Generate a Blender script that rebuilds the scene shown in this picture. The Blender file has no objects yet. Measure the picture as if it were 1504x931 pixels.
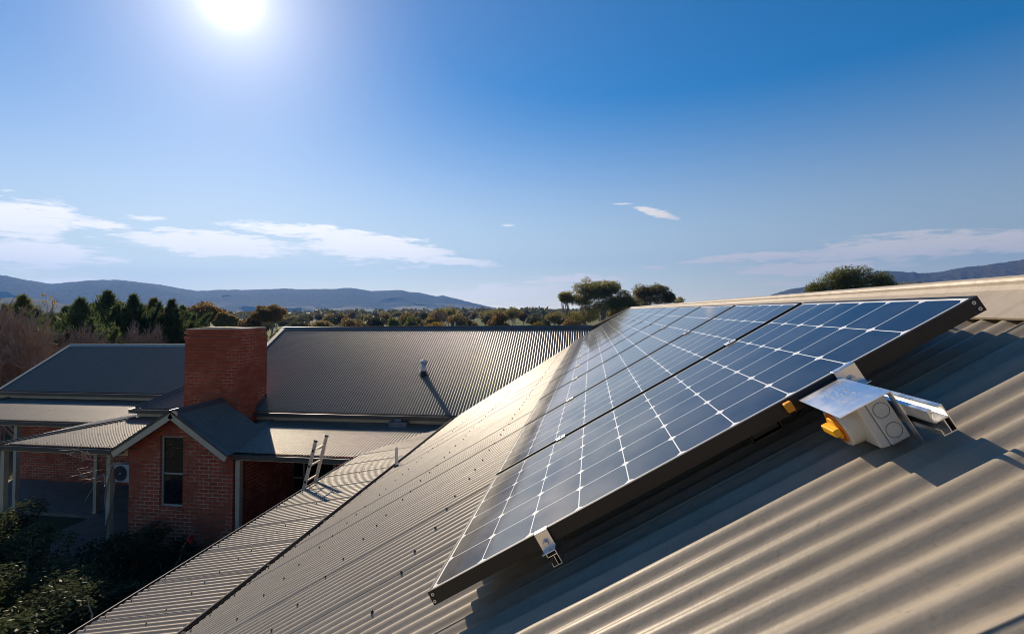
import bpy, math, random
import numpy as np
from mathutils import Matrix, Vector

C = bpy.context.scene
COL = C.collection
rad = math.radians

# ------------------------------------------------------------------ camera
YAW, PITCH, ROLL = -0.157354987, 0.0375624825, -0.0102998792
FPX, CYPX, CXPX, WPX = 727.346, 429.5, 752.0, 1504.0
F_ = np.array([math.sin(YAW)*math.cos(PITCH), math.cos(YAW)*math.cos(PITCH), math.sin(PITCH)])
_r = np.array([math.cos(YAW), -math.sin(YAW), 0.0]); _u = np.cross(_r, F_)
R_ = _r*math.cos(ROLL)+_u*math.sin(ROLL); U_ = -_r*math.sin(ROLL)+_u*math.cos(ROLL)
cam = bpy.data.cameras.new('camera'); cam_o = bpy.data.objects.new('camera', cam); COL.objects.link(cam_o)
cam.sensor_width = 36.0; cam.sensor_fit = 'HORIZONTAL'; cam.lens = FPX/WPX*36.0
cam.shift_y = -36.0/WPX; cam.clip_start = 0.05; cam.clip_end = 40000
m = Matrix.Identity(4)
for i in range(3):
    m[i][0] = R_[i]; m[i][1] = U_[i]; m[i][2] = -F_[i]
cam_o.matrix_world = m
C.camera = cam_o

def ray(x, y):
    d = F_+(x-CXPX)/FPX*R_-(y-CYPX)/FPX*U_
    return d/np.linalg.norm(d)
def azel(x, y):
    d = ray(x, y); return math.atan2(d[0], d[1]), math.asin(d[2])
def at(x, y, dist):                       # point on the sight line at a horizontal distance (m)
    d = ray(x, y); return d*(dist/math.hypot(d[0], d[1]))

# ------------------------------------------------------------------ light, sky, exposure
SUN = ray(338, -4)
SUN_EL = math.asin(SUN[2]); SUN_AZ = math.atan2(SUN[0], SUN[1])      # azimuth clockwise from +Y
sun = bpy.data.lights.new('sun', 'SUN'); sun.energy = 4.3; sun.angle = rad(0.5); sun.color = (1.0, 0.83, 0.62)
sun_o = bpy.data.objects.new('sun', sun); COL.objects.link(sun_o)
sun_o.rotation_euler = Vector(SUN).to_track_quat('Z', 'Y').to_euler()
C.view_settings.view_transform = 'Standard'; C.view_settings.look = 'None'
C.view_settings.exposure = 0.60; C.view_settings.gamma = 1.0; C.view_settings.use_curve_mapping = False
C.render.engine = 'CYCLES'
C.cycles.max_bounces = 6; C.cycles.transparent_max_bounces = 12; C.cycles.volume_bounces = 0
C.cycles.use_denoising = True; C.cycles.filter_width = 0.9

class NT:
    """small helper to write node maths"""
    def __init__(self, nt): self.nt = nt
    def n(self, t, **k):
        o = self.nt.nodes.new(t)
        for a, b in k.items(): setattr(o, a, b)
        return o
    def link(self, a, b): self.nt.links.new(a, b)
    def put(self, sock, v):
        if isinstance(v, bpy.types.NodeSocket): self.link(v, sock)
        else:
            if hasattr(sock.default_value, '__len__') and not hasattr(v, '__len__'): v = (v,)*len(sock.default_value)
            if hasattr(v, '__len__') and len(v) == 3 and len(sock.default_value) == 4: v = (*v, 1.0)
            sock.default_value = v
    def m(self, op, a, b=0.0, c=0.0, clamp=False):
        o = self.n('ShaderNodeMath', operation=op, use_clamp=clamp)
        self.put(o.inputs[0], a); self.put(o.inputs[1], b); self.put(o.inputs[2], c); return o.outputs[0]
    def ss(self, x, lo, hi, a=0.0, b=1.0):
        o = self.n('ShaderNodeMapRange', interpolation_type='SMOOTHSTEP')
        self.put(o.inputs[0], x); self.put(o.inputs[1], lo); self.put(o.inputs[2], hi); self.put(o.inputs[3], a); self.put(o.inputs[4], b)
        return o.outputs[0]
    def mix(self, f, a, b, blend='MIX'):
        o = self.n('ShaderNodeMix', data_type='RGBA', blend_type=blend)
        self.put(o.inputs[0], f); self.put(o.inputs[6], a); self.put(o.inputs[7], b); return o.outputs[2]
    def xyz(self, v):
        o = self.n('ShaderNodeSeparateXYZ'); self.link(v, o.inputs[0]); return o.outputs
    def comb(self, x, y, z=0.0):
        o = self.n('ShaderNodeCombineXYZ'); self.put(o.inputs[0], x); self.put(o.inputs[1], y); self.put(o.inputs[2], z); return o.outputs[0]
    def noise(self, v, scale, detail=3.0, rough=0.55, dist=0.0):
        o = self.n('ShaderNodeTexNoise'); 
        if v is not None: self.link(v, o.inputs['Vector'])
        o.inputs['Scale'].default_value = scale; o.inputs['Detail'].default_value = detail
        o.inputs['Roughness'].default_value = rough; o.inputs['Distortion'].default_value = dist; return o.outputs[0]

world = bpy.data.worlds.new('World'); C.world = world; world.use_nodes = True
wt = world.node_tree; wt.nodes.clear(); W = NT(wt)
sky = W.n('ShaderNodeTexSky', sky_type='NISHITA'); sky.sun_disc = False
sky.sun_elevation = SUN_EL; sky.sun_rotation = SUN_AZ
sky.altitude = 100; sky.air_density = 1.0; sky.dust_density = 0.12; sky.ozone_density = 2.5
tc = W.n('ShaderNodeTexCoord'); D = W.xyz(tc.outputs['Generated'])
hl = W.m('SQRT', W.m('ADD', W.m('MULTIPLY', D[0], D[0]), W.m('MULTIPLY', D[1], D[1])))
AZ = W.m('ARCTAN2', D[0], D[1]); EL = W.m('ARCTAN2', D[2], hl)
# aureole of the low winter sun
dp = W.n('ShaderNodeVectorMath', operation='DOT_PRODUCT'); W.link(tc.outputs['Generated'], dp.inputs[0]); dp.inputs[1].default_value = tuple(SUN)
ang = W.m('ARCCOSINE', W.m('MINIMUM', dp.outputs['Value'], 1.0))
core = W.m('MULTIPLY', W.m('EXPONENT', W.m('MULTIPLY', W.m('POWER', W.m('DIVIDE', ang, 0.024), 2.0), -1.0)), 50.0)
halo = W.m('MULTIPLY', W.m('EXPONENT', W.m('DIVIDE', ang, -0.058)), 15.0)
wide = W.m('MULTIPLY', W.m('EXPONENT', W.m('DIVIDE', ang, -0.27)), 4.5)
glow = W.m('ADD', core, halo)
glowc = W.n('ShaderNodeVectorMath', operation='SCALE'); glowc.inputs[0].default_value = (1.0, 0.97, 0.93); W.link(glow, glowc.inputs['Scale'])
widec = W.n('ShaderNodeVectorMath', operation='SCALE'); widec.inputs[0].default_value = (1.0, 0.68, 0.24); W.link(wide, widec.inputs['Scale'])
glow2 = W.n('ShaderNodeVectorMath', operation='ADD'); W.link(glowc.outputs[0], glow2.inputs[0]); W.link(widec.outputs[0], glow2.inputs[1])
# thin streaky clouds, laid along the bands where the photograph shows them
PX = 1.0/FPX
warp = W.noise(W.comb(W.m('MULTIPLY', AZ, 9.0), W.m('MULTIPLY', EL, 40.0)), 1.0, 4.0, 0.6)
fine = W.noise(W.comb(W.m('MULTIPLY', AZ, 26.0), W.m('MULTIPLY', EL, 150.0), 3.0), 1.0, 6.0, 0.62, 0.4)
clouds = [  # x0,y0 -> x1,y1, half thickness px, strength
    (-120, 300, 120, 322, 19, 1.15), (90, 326, 185, 334, 7, .9), (-120, 362, 150, 376, 18, 1.15), (60, 382, 190, 384, 4, .7),
    (165, 346, 440, 368, 13, 1.1), (330, 328, 560, 345, 9, .95), (440, 352, 660, 376, 17, 1.25), (560, 376, 740, 388, 6, .9),
    (175, 319, 255, 322, 3, .6), (640, 432, 850, 428, 12, 1.0), (760, 412, 930, 410, 7, .9), (690, 446, 830, 444, 5, .6),
    (30, 414, 140, 411, 4, .9), (930, 304, 996, 322, 5, .95), (905, 299, 940, 302, 2.5, .4), (735, 331, 757, 331, 2.5, .5),
    (1000, 385, 1200, 372, 6, 1.0), (1150, 374, 1600, 345, 12, 1.05), (1070, 399, 1330, 386, 8, 1.0), (1300, 368, 1560, 360, 8, .9),
    (1090, 419, 1200, 415, 3, .5), (945, 393, 985, 393, 3, .6), (1240, 350, 1640, 333, 5, .5), (560, 395, 640, 392, 3, .35), (1000, 432, 1110, 436, 4, .35)]
cl = None
warp_s = W.m('SUBTRACT', warp, 0.5); fine_s = W.m('SUBTRACT', fine, 0.5)
for (x0, y0, x1, y1, th, st) in clouds:
    a0, e0 = azel(x0, y0); a1, e1 = azel(x1, y1)
    ac, ec = (a0+a1)/2, (e0+e1)/2; L = math.hypot(a1-a0, e1-e0)/2; ca, sa = (a1-a0)/(2*L), (e1-e0)/(2*L)
    da = W.m('SUBTRACT', AZ, ac); de = W.m('SUBTRACT', EL, ec)
    p = W.m('DIVIDE', W.m('ADD', W.m('MULTIPLY', da, ca), W.m('MULTIPLY', de, sa)), L*1.15)
    q = W.m('DIVIDE', W.m('ADD', W.m('MULTIPLY', da, -sa), W.m('MULTIPLY', de, ca)), th*PX*1.25)
    q = W.m('ADD', q, W.m('MULTIPLY', warp_s, 2.2))
    rr = W.m('ADD', W.m('MULTIPLY', p, p), W.m('MULTIPLY', q, q))
    mk = W.m('MULTIPLY', W.m('SUBTRACT', 1.0, rr), st)
    cl = mk if cl is None else W.m('MAXIMUM', cl, mk)
den = W.ss(W.m('ADD', cl, W.m('MULTIPLY', fine_s, 2.6)), 0.0, 0.8)
den = W.m('MULTIPLY', den, W.ss(cl, -0.7, 0.25))
ccol = W.mix(W.ss(dp.outputs['Value'], 0.55, 0.95), (11.0, 9.9, 8.8, 1), (18.0, 17.0, 15.9, 1))
hs_ = W.n('ShaderNodeHueSaturation'); W.link(W.ss(EL, -0.02, 0.50, 0.50, 1.62), hs_.inputs['Saturation']); hs_.inputs['Value'].default_value = 1.31; W.link(W.mix(W.ss(EL, 0.30, 0.0), sky.outputs[0], (1.10, 1.0, 0.80, 1), 'MULTIPLY'), hs_.inputs['Color'])
skyc = W.n('ShaderNodeVectorMath', operation='ADD'); W.link(hs_.outputs[0], skyc.inputs[0]); W.link(glow2.outputs[0], skyc.inputs[1])
fin = W.mix(W.m('MULTIPLY', den, 0.93), skyc.outputs[0], ccol)
bg = W.n('ShaderNodeBackground'); W.link(fin, bg.inputs[0]); bg.inputs[1].default_value = 0.052
wo = W.n('ShaderNodeOutputWorld'); W.link(bg.outputs[0], wo.inputs[0])

# ------------------------------------------------------------------ helpers
def thing(name, label, cat, loc=(0, 0, 0), group=None):
    o = bpy.data.objects.new(name, None); COL.objects.link(o); o.location = loc; o.empty_display_size = .1
    return tag(o, label, cat, group)
def tag(o, label=None, cat=None, group=None, kind=None):
    if label: o['label'] = label
    if cat: o['category'] = cat
    if group: o['group'] = group
    if kind: o['kind'] = kind
    return o
class MB:
    def __init__(self): self.v = []; self.f = []; self.mi = []
    def add(self, vs, fs, mi=0):
        b = len(self.v); self.v.extend([tuple(map(float, p)) for p in vs]); self.f.extend([tuple(b+i for i in f) for f in fs]); self.mi.extend([mi]*len(fs)); return self
    def obox(self, o, a, b, c, mi=0):            # box spanned by three edge vectors from a corner
        o, a, b, c = map(np.asarray, (o, a, b, c))
        vs = [o, o+a, o+a+b, o+b, o+c, o+a+c, o+a+b+c, o+b+c]
        fs = [(0, 3, 2, 1), (4, 5, 6, 7), (0, 1, 5, 4), (1, 2, 6, 5), (2, 3, 7, 6), (3, 0, 4, 7)]
        if np.dot(np.cross(a, b), c) < 0: fs = [f[::-1] for f in fs]
        return self.add(vs, fs, mi)
    def box(self, lo, hi, mi=0):
        return self.obox(lo, (hi[0]-lo[0], 0, 0), (0, hi[1]-lo[1], 0), (0, 0, hi[2]-lo[2]), mi)
    def prism(self, prof, o, a, b, d, mi=0, closed=True, caps=True):    # 2-D profile in axes a,b at o, swept by d
        o, a, b, d = map(np.asarray, (o, a, b, d)); n = len(prof)
        vs = [o+a*p+b*q for p, q in prof]+[o+a*p+b*q+d for p, q in prof]
        fs = [(i, (i+1) % n, n+(i+1) % n, n+i) for i in range(n if closed else n-1)]
        if caps and closed: fs += [tuple(range(n-1, -1, -1)), tuple(range(n, 2*n))]
        return self.add(vs, fs, mi)
    def tube(self, p0, p1, r0, r1=None, n=8, caps=True, mi=0):
        return self.path([p0, p1], [r0, r0 if r1 is None else r1], n, caps, mi)
    def path(self, pts, rs, n=6, caps=True, mi=0):
        pts = [np.asarray(p, float) for p in pts]; vs = []
        for i, p in enumerate(pts):
            t = pts[min(i+1, len(pts)-1)]-pts[max(i-1, 0)]; t = t/(np.linalg.norm(t)+1e-12)
            h = np.array([0, 0, 1.]) if abs(t[2]) < .9 else np.array([1., 0, 0])
            a = np.cross(t, h); a /= np.linalg.norm(a); b = np.cross(t, a)
            for k in range(n):
                an = 2*math.pi*k/n; vs.append(p+(a*math.cos(an)+b*math.sin(an))*rs[i])
        fs = [(i*n+k, i*n+(k+1) % n, (i+1)*n+(k+1) % n, (i+1)*n+k) for i in range(len(pts)-1) for k in range(n)]
        fs = [f[::-1] for f in fs]
        if caps: fs += [tuple(range(n)), tuple(range(len(vs)-1, len(vs)-n-1, -1))]
        return self.add(vs, fs, mi)
    def build(self, name, mats, parent=None, smooth=False, bevel=0.0, label=None, uv=None):
        me = bpy.data.meshes.new(name); me.from_pydata(self.v, [], self.f)
        if not isinstance(mats, (list, tuple)): mats = [mats]
        for x in mats: me.materials.append(x)
        if len(mats) > 1: me.polygons.foreach_set('material_index', self.mi)
        if smooth: me.polygons.foreach_set('use_smooth', [True]*len(me.polygons))
        me.update()
        o = bpy.data.objects.new(name, me); COL.objects.link(o)
        if bevel:
            md = o.modifiers.new('bevel', 'BEVEL'); md.width = bevel; md.segments = 2; md.limit_method = 'ANGLE'; md.angle_limit = rad(50)
        return own(o, parent, label)
def own(o, parent=None, label=None):
    if parent is not None:
        o.parent = parent
        t = Vector((0, 0, 0)); q = parent
        while q is not None: t += q.location; q = q.parent
        o.location = -t                              # parts are modelled in world coordinates
    if label: o['label'] = label
    return o
def quads_obj(name, c, a, b, mat, parent=None, extra=None):
    """many small leaf faces: centres c, half axes a, b (n x 3)"""
    n = len(c); v = np.empty((n, 4, 3)); v[:, 0] = c-a; v[:, 1] = c-b*.8; v[:, 2] = c+a; v[:, 3] = c+b*.8
    me = bpy.data.meshes.new(name); me.vertices.add(n*4); me.vertices.foreach_set('co', v.ravel())
    me.loops.add(n*4); me.polygons.add(n)
    me.loops.foreach_set('vertex_index', np.arange(n*4, dtype=np.int32)); me.polygons.foreach_set('loop_start', np.arange(0, n*4, 4, dtype=np.int32))
    me.polygons.foreach_set('loop_total', np.full(n, 4, dtype=np.int32)); me.update(calc_edges=True)
    me.materials.append(mat)
    o = bpy.data.objects.new(name, me); COL.objects.link(o)
    if parent is not None: o.parent = parent
    return o
def copy_tree(o, parent=None):
    c = o.copy(); COL.objects.link(c)
    if parent is not None: c.parent = parent
    for ch in list(o.children): copy_tree(ch, c)
    return c

# ------------------------------------------------------------------ materials
def mat(name, base=(.5, .5, .5), rough=.5, metal=0.0, spec=.5, coat=0.0):
    mm = bpy.data.materials.new(name); mm.use_nodes = True; nt = mm.node_tree; b = nt.nodes['Principled BSDF']
    b.inputs['Base Color'].default_value = (*base, 1); b.inputs['Roughness'].default_value = rough
    b.inputs['Metallic'].default_value = metal; b.inputs['Specular IOR Level'].default_value = spec
    b.inputs['Coat Weight'].default_value = coat; b.inputs['Coat Roughness'].default_value = .04
    return mm, NT(nt), b
def noisy(name, c1, c2, scale, rough=.5, metal=0.0, spec=.5, r2=None, bump=0.0, detail=4.0, stretch=None):
    mm, T, b = mat(name, c1, rough, metal, spec)
    t = T.n('ShaderNodeNewGeometry'); v = t.outputs['Position']
    if stretch:
        mp = T.n('ShaderNodeMapping'); T.link(v, mp.inputs[0]); mp.inputs['Scale'].default_value = stretch; v = mp.outputs[0]
    n = T.noise(v, scale, detail, .6)
    T.link(T.mix(T.ss(n, .32, .68), c1, c2), b.inputs['Base Color'])
    if r2 is not None: T.link(T.ss(n, .3, .7, rough, r2), b.inputs['Roughness'])
    if bump:
        bp = T.n('ShaderNodeBump'); bp.inputs['Strength'].default_value = bump; bp.inputs['Distance'].default_value = .01
        T.link(n, bp.inputs['Height']); T.link(bp.outputs[0], b.inputs['Normal'])
    return mm
def roof_mat(name, c, dirt, rough, spec=.5):
    mm, T, b = mat(name, c, rough, 0.0, spec)
    v = T.n('ShaderNodeNewGeometry').outputs['Position']
    mp = T.n('ShaderNodeMapping'); T.link(v, mp.inputs[0]); mp.inputs['Scale'].default_value = (1, 6, 1)
    big = T.noise(v, 1.3, 4, .6); mid = T.noise(mp.outputs[0], 3.0, 5, .65); speck = T.noise(v, 55, 2, .5)
    col = T.mix(T.ss(mid, .4, .72), c, tuple(x*.80 for x in c))
    col = T.mix(T.m('MULTIPLY', T.ss(big, .48, .75), .45), col, dirt)
    col = T.mix(T.m('MULTIPLY', T.ss(speck, .62, .78), .35), col, tuple(x*.55 for x in dirt))
    mot = T.noise(v, 13, 6, .7, .8); col = T.mix(T.m('MULTIPLY', T.ss(mot, .5, .72), .30), col, tuple(x*.62 for x in c)); col = T.mix(T.m('MULTIPLY', T.ss(mot, .44, .30), .22), col, tuple(min(1, x*1.35) for x in c))
    T.link(col, b.inputs['Base Color'])
    bp = T.n('ShaderNodeBump'); bp.inputs['Strength'].default_value = .18; bp.inputs['Distance'].default_value = .004; T.link(T.noise(v, 38, 3, .6), bp.inputs['Height']); T.link(bp.outputs[0], b.inputs['Normal'])
    T.link(T.ss(mid, .3, .7, rough, rough+.09), b.inputs['Roughness'])
    return mm
M = {}
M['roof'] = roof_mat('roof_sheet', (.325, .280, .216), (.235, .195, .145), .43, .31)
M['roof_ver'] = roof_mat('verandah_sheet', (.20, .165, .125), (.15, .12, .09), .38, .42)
M['roof_far'] = roof_mat('shade_darkened_sheet', (.170, .135, .098), (.12, .095, .07), .34, .5)  # same sheet as the near roof, darkened: shade of the ribs put into the colour
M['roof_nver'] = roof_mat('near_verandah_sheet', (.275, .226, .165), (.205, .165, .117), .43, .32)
M['cap'] = roof_mat('roof_capping', (.40, .335, .25), (.30, .245, .18), .46)
M['barge'] = noisy('barge_paint', (.40, .36, .28), (.46, .41, .32), 3, .5)
M['gutter'] = noisy('dark_gutter', (.085, .072, .062), (.11, .095, .08), 4, .34, 0, .5)
M['gutter_in'] = noisy('gutter_inside', (.06, .055, .055), (.12, .10, .09), 7, .5)
M['fascia'] = noisy('fascia_paint', (.60, .49, .32), (.66, .55, .37), 3, .55)
M['timber'] = noisy('rafter_timber', (.26, .19, .11), (.34, .26, .15), 6, .7)
M['post'] = noisy('post_paint', (.62, .49, .32), (.54, .43, .29), 5, .6)
M['screw'] = mat('screw_head', (.095, .075, .058), .55, .2)[0]
M['steel'] = noisy('galvanised_steel', (.55, .56, .57), (.66, .67, .68), 20, .32, .9, .5, .45)
M['alu'] = noisy('mill_aluminium', (.72, .72, .71), (.80, .80, .79), 30, .28, 1.0, .5, .4)
M['ladder'] = noisy('ladder_aluminium', (.60, .52, .40), (.66, .58, .45), 14, .5, .25, .4)
M['plate'] = noisy('bright_plate', (.90, .90, .90), (.80, .80, .81), 9, .26, 1.0, .5, .40)
M['frame'] = noisy('black_anodised_frame', (.013, .011, .010), (.018, .015, .013), 12, .42, 0, .4)
M['white'] = noisy('pipe_white', (.72, .71, .69), (.62, .61, .58), 8, .5)
M['boxgrey'] = noisy('isolator_plastic', (.56, .55, .50), (.60, .59, .54), 14, .42)
M['ring'] = mat('knockout_groove', (.10, .10, .095), .6)[0]
M['yellow'] = mat('yellow_plastic', (.86, .42, .012), .35)[0]
M['red'] = mat('red_plastic', (.62, .16, .01), .4)[0]
M['orange'] = mat('orange_plastic', (.75, .30, .015), .45)[0]
M['black'] = mat('black_plastic', (.012, .012, .012), .45)[0]
M['win'] = mat('window_glass', (.012, .014, .016), .04, 0, .6)[0]
_g = M['win'].node_tree; _T = NT(_g); _b = _T.n('ShaderNodeBump'); _b.inputs['Strength'].default_value = .25; _b.inputs['Distance'].default_value = .02; _T.link(_T.noise(_T.n('ShaderNodeNewGeometry').outputs['Position'], 3.0, 2), _b.inputs['Height']); _T.link(_b.outputs[0], _g.nodes['Principled BSDF'].inputs['Normal'])
M['winframe'] = mat('window_frame_paint', (.42, .38, .31), .5)[0]
M['lead'] = noisy('valley_flashing', (.17, .165, .165), (.22, .21, .21), 6, .4, .2)
M['acwhite'] = mat('ac_casing', (.74, .73, .70), .45)[0]
M['acgrille'] = mat('ac_grille', (.10, .10, .10), .5)[0]
M['slab'] = noisy('paving', (.18, .14, .11), (.23, .18, .145), 3, .85)
M['matte'] = mat('gutter_strap', (.09, .085, .085), .95, 0, .05)[0]
M['soffit'] = mat('soffit_board', (.36, .32, .26), .7)[0]

def brick_mat(name, c1, c2, mortar, var=(.16, .035, .02)):
    mm, T, b = mat(name, c1, .8, 0, .25)
    g = T.n('ShaderNodeNewGeometry'); p = T.xyz(g.outputs['Position'])
    uv = T.comb(T.m('ADD', p[0], p[1]), p[2])
    br = T.n('ShaderNodeTexBrick'); T.link(uv, br.inputs['Vector']); br.inputs['Scale'].default_value = 1.0
    br.inputs['Brick Width'].default_value = .238; br.inputs['Row Height'].default_value = .0855; br.inputs['Mortar Size'].default_value = .0085
    br.inputs['Mortar Smooth'].default_value = .15; br.inputs['Bias'].default_value = -.1
    br.inputs['Color1'].default_value = (*c1, 1); br.inputs['Color2'].default_value = (*c2, 1); nm = T.noise(g.outputs['Position'], 1.6, 3, .6); T.link(T.mix(T.ss(nm, .42, .6), tuple(x*.32 for x in mortar), mortar), br.inputs['Mortar'])
    n = T.noise(g.outputs['Position'], 2.3, 4, .6); n2 = T.noise(g.outputs['Position'], 40, 3, .6)
    col = T.mix(T.m('MULTIPLY', T.ss(n, .5, .75), .4), br.outputs[0], var)
    col = T.mix(T.m('MULTIPLY', T.ss(n2, .5, .8), .35), col, tuple(x*.5 for x in c1))
    T.link(col, b.inputs['Base Color'])
    bp = T.n('ShaderNodeBump'); bp.inputs['Strength'].default_value = .6; bp.inputs['Distance'].default_value = .008
    T.link(T.m('SUBTRACT', T.m('MULTIPLY', n2, .3), br.outputs['Fac']), bp.inputs['Height']); T.link(bp.outputs[0], b.inputs['Normal'])
    return mm
M['brick'] = brick_mat('red_brick', (.44, .080, .034), (.54, .125, .055), (.60, .42, .29))
M['chimbrick'] = brick_mat('chimney_brick', (.42, .072, .028), (.52, .115, .046), (.55, .29, .19), (.27, .055, .025))

PC, PMU, PMV, PGAP = 0.1584, 0.0164, 0.0158, 0.040
PL, PW = 10*PC+2*PMU, 6*PC+2*PMV
def cell_mat():
    mm, T, b = mat('solar_cells', (.01, .015, .03), .05, 0, .5)
    uv = T.n('ShaderNodeUVMap'); s = T.xyz(uv.outputs[0])
    cu = T.m('DIVIDE', T.m('SUBTRACT', s[0], PMU), PC); cv = T.m('DIVIDE', T.m('SUBTRACT', s[1], PMV), PC)
    fu = T.m('ABSOLUTE', T.m('SUBTRACT', T.m('FRACT', cu), .5)); fv = T.m('ABSOLUTE', T.m('SUBTRACT', T.m('FRACT', cv), .5))
    half = .5-.0017/PC
    inside = T.m('MULTIPLY', T.m('LESS_THAN', fu, half), T.m('LESS_THAN', fv, half-.0003))
    inside = T.m('MULTIPLY', inside, T.m('LESS_THAN', T.m('ADD', fu, fv), .895))
    rng = T.m('MULTIPLY', T.m('MULTIPLY', T.m('GREATER_THAN', cu, 0), T.m('LESS_THAN', cu, 10)), T.m('MULTIPLY', T.m('GREATER_THAN', cv, 0), T.m('LESS_THAN', cv, 6)))
    inside = T.m('MULTIPLY', inside, rng)
    wn = T.n('ShaderNodeTexWhiteNoise', noise_dimensions='2D'); T.link(T.comb(T.m('FLOOR', cu), T.m('FLOOR', cv)), wn.inputs[0])
    cell = T.mix(wn.outputs[0], (.0040, .0058, .0135, 1), (.0055, .0080, .018, 1))
    dust = T.noise(uv.outputs[0], 3.0, 4, .6)
    col = T.mix(inside, (.80, .80, .77, 1), cell)
    col = T.mix(T.m('MULTIPLY', T.ss(dust, .35, .8), .035), col, (.45, .42, .36, 1))
    T.link(col, b.inputs['Base Color'])
    T.link(T.ss(dust, .3, .7, .05, .085), b.inputs['Roughness']); b.inputs['Coat Roughness'].default_value = .5; T.link(T.ss(dust, .3, .75, .16, .42), b.inputs['Coat Weight'])
    return mm
M['cells'] = cell_mat()

def leaf_mat(name, c1, c2, scale, trans=.35, c3=None):
    mm = bpy.data.materials.new(name); mm.use_nodes = True; nt = mm.node_tree; nt.nodes.clear(); T = NT(nt)
    v = T.n('ShaderNodeTexCoord').outputs['Object']; oi = T.n('ShaderNodeObjectInfo')
    n = T.noise(v, scale, 3, .6); n2 = T.noise(v, scale*5, 2, .5)
    col = T.mix(T.ss(n, .33, .67), c1, c2)
    if c3: col = T.mix(T.m('MULTIPLY', T.ss(n2, .55, .7), .8), col, c3)
    hs = T.n('ShaderNodeHueSaturation'); T.link(T.ss(oi.outputs['Random'], 0, 1, .80, 1.2), hs.inputs['Value']); T.link(T.ss(oi.outputs['Random'], 0, 1, .49, .51), hs.inputs['Hue']); T.link(col, hs.inputs['Color'])
    d = T.n('ShaderNodeBsdfPrincipled'); T.link(hs.outputs[0], d.inputs['Base Color']); d.inputs['Roughness'].default_value = .55; d.inputs['Specular IOR Level'].default_value = .25
    t = T.n('ShaderNodeBsdfTranslucent'); T.link(hs.outputs[0], t.inputs[0])
    mx = T.n('ShaderNodeMixShader'); mx.inputs[0].default_value = trans; T.link(d.outputs[0], mx.inputs[1]); T.link(t.outputs[0], mx.inputs[2])
    o = T.n('ShaderNodeOutputMaterial'); T.link(mx.outputs[0], o.inputs[0]); return mm
M['gum'] = leaf_mat('gum_leaves', (0.165, 0.160, 0.045), (0.235, 0.195, 0.064), 0.35, .6, (0.29, 0.182, 0.070))
M['gumgold'] = leaf_mat('golden_gum_leaves', (0.195, 0.143, 0.052), (0.260, 0.169, 0.058), .4, .5, (0.312, 0.182, 0.065))
M['dome'] = leaf_mat('dome_tree_leaves', (0.115, 0.135, 0.032), (0.182, 0.189, 0.046), .4, .45, (0.230, 0.209, 0.054))
M['conifer'] = leaf_mat('conifer_leaves', (0.062, 0.092, 0.036), (0.125, 0.138, 0.045), .8, .45)
M['conifer2'] = leaf_mat('olive_conifer_leaves', (0.108, 0.121, 0.032), (0.169, 0.162, 0.041), .5, .45)
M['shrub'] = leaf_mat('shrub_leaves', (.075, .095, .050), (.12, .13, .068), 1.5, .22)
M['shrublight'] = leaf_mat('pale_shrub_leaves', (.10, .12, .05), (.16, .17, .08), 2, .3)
M['autumn'] = leaf_mat('autumn_leaves', (.55, .28, .03), (.60, .33, .05), 2, .4)
M['yellowleaf'] = leaf_mat('yellow_leaves', (.22, .15, .025), (.28, .19, .03), 1, .35)
M['wood'] = leaf_mat('distant_leaves', (0.072, 0.078, 0.036), (0.132, 0.108, 0.050), .06, .35, (0.180, 0.120, 0.054))
M['trunk'] = noisy('gum_bark', (.22, .18, .14), (.34, .29, .23), 2, .85)
M['twig'] = noisy('bare_twigs', (.26, .18, .13), (.34, .25, .18), 2, .8)
M['twigred'] = noisy('reddish_twigs', (.30, .205, .135), (.40, .29, .20), 1.5, .8)
M['twigpale'] = noisy('sun_brightened_bark', (.62, .50, .36), (.50, .38, .27), 6, .75)  # bark brightened: sunlight on the vine twigs put into the colour
M['flower'] = mat('red_petals', (.60, .015, .03), .5)[0]

# ------------------------------------------------------------------ setting: ground, hills, haze
def ground_mat():
    mm, T, b = mat('ground_grass', (.06, .07, .03), .95, 0, .1)
    g = T.n('ShaderNodeNewGeometry').outputs['Position']
    n = T.noise(g, .0035, 4, .6); n2 = T.noise(g, .03, 4, .6); n3 = T.noise(g, 1.7, 4, .65)
    vo = T.n('ShaderNodeTexVoronoi'); T.link(g, vo.inputs['Vector']); vo.inputs['Scale'].default_value = .0042
    far = T.mix(T.ss(n, .42, .58), (.10, .115, .04, 1), (.17, .15, .075, 1))
    far = T.mix(T.m('MULTIPLY', T.ss(vo.outputs['Color'], .3, .7), .5), far, (.075, .10, .03, 1))
    far = T.mix(T.ss(n2, .55, .7), far, (.06, .065, .028, 1))
    near = T.mix(T.ss(n3, .35, .65), (.09, .07, .045, 1), (.075, .085, .035, 1))
    d = T.n('ShaderNodeVectorMath', operation='LENGTH'); T.link(g, d.inputs[0])
    T.link(T.mix(T.ss(d.outputs['Value'], 25, 70), near, far), b.inputs['Base Color']); return mm
M['ground'] = ground_mat()
GZ = -5.9
mb = MB(); Nn = 48
rings = [0.0, 30, 120, 500, 1500, 4000, 6300]
mb.v.append((0, 0, GZ))
for r in rings[1:]:
    for k in range(Nn): mb.v.append((r*math.sin(2*math.pi*k/Nn), r*math.cos(2*math.pi*k/Nn), GZ))
for k in range(Nn): mb.f.append((0, 1+(k+1) % Nn, 1+k))
for j in range(len(rings)-2):
    for k in range(Nn):
        a = 1+j*Nn+k; b_ = 1+j*Nn+(k+1) % Nn; mb.f.append((a, b_, b_+Nn, a+Nn))
mb.mi = [0]*len(mb.f)
tag(mb.build('ground', M['ground']), 'grassy valley floor with paddocks reaching to the hills', 'ground', kind='structure')

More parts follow.
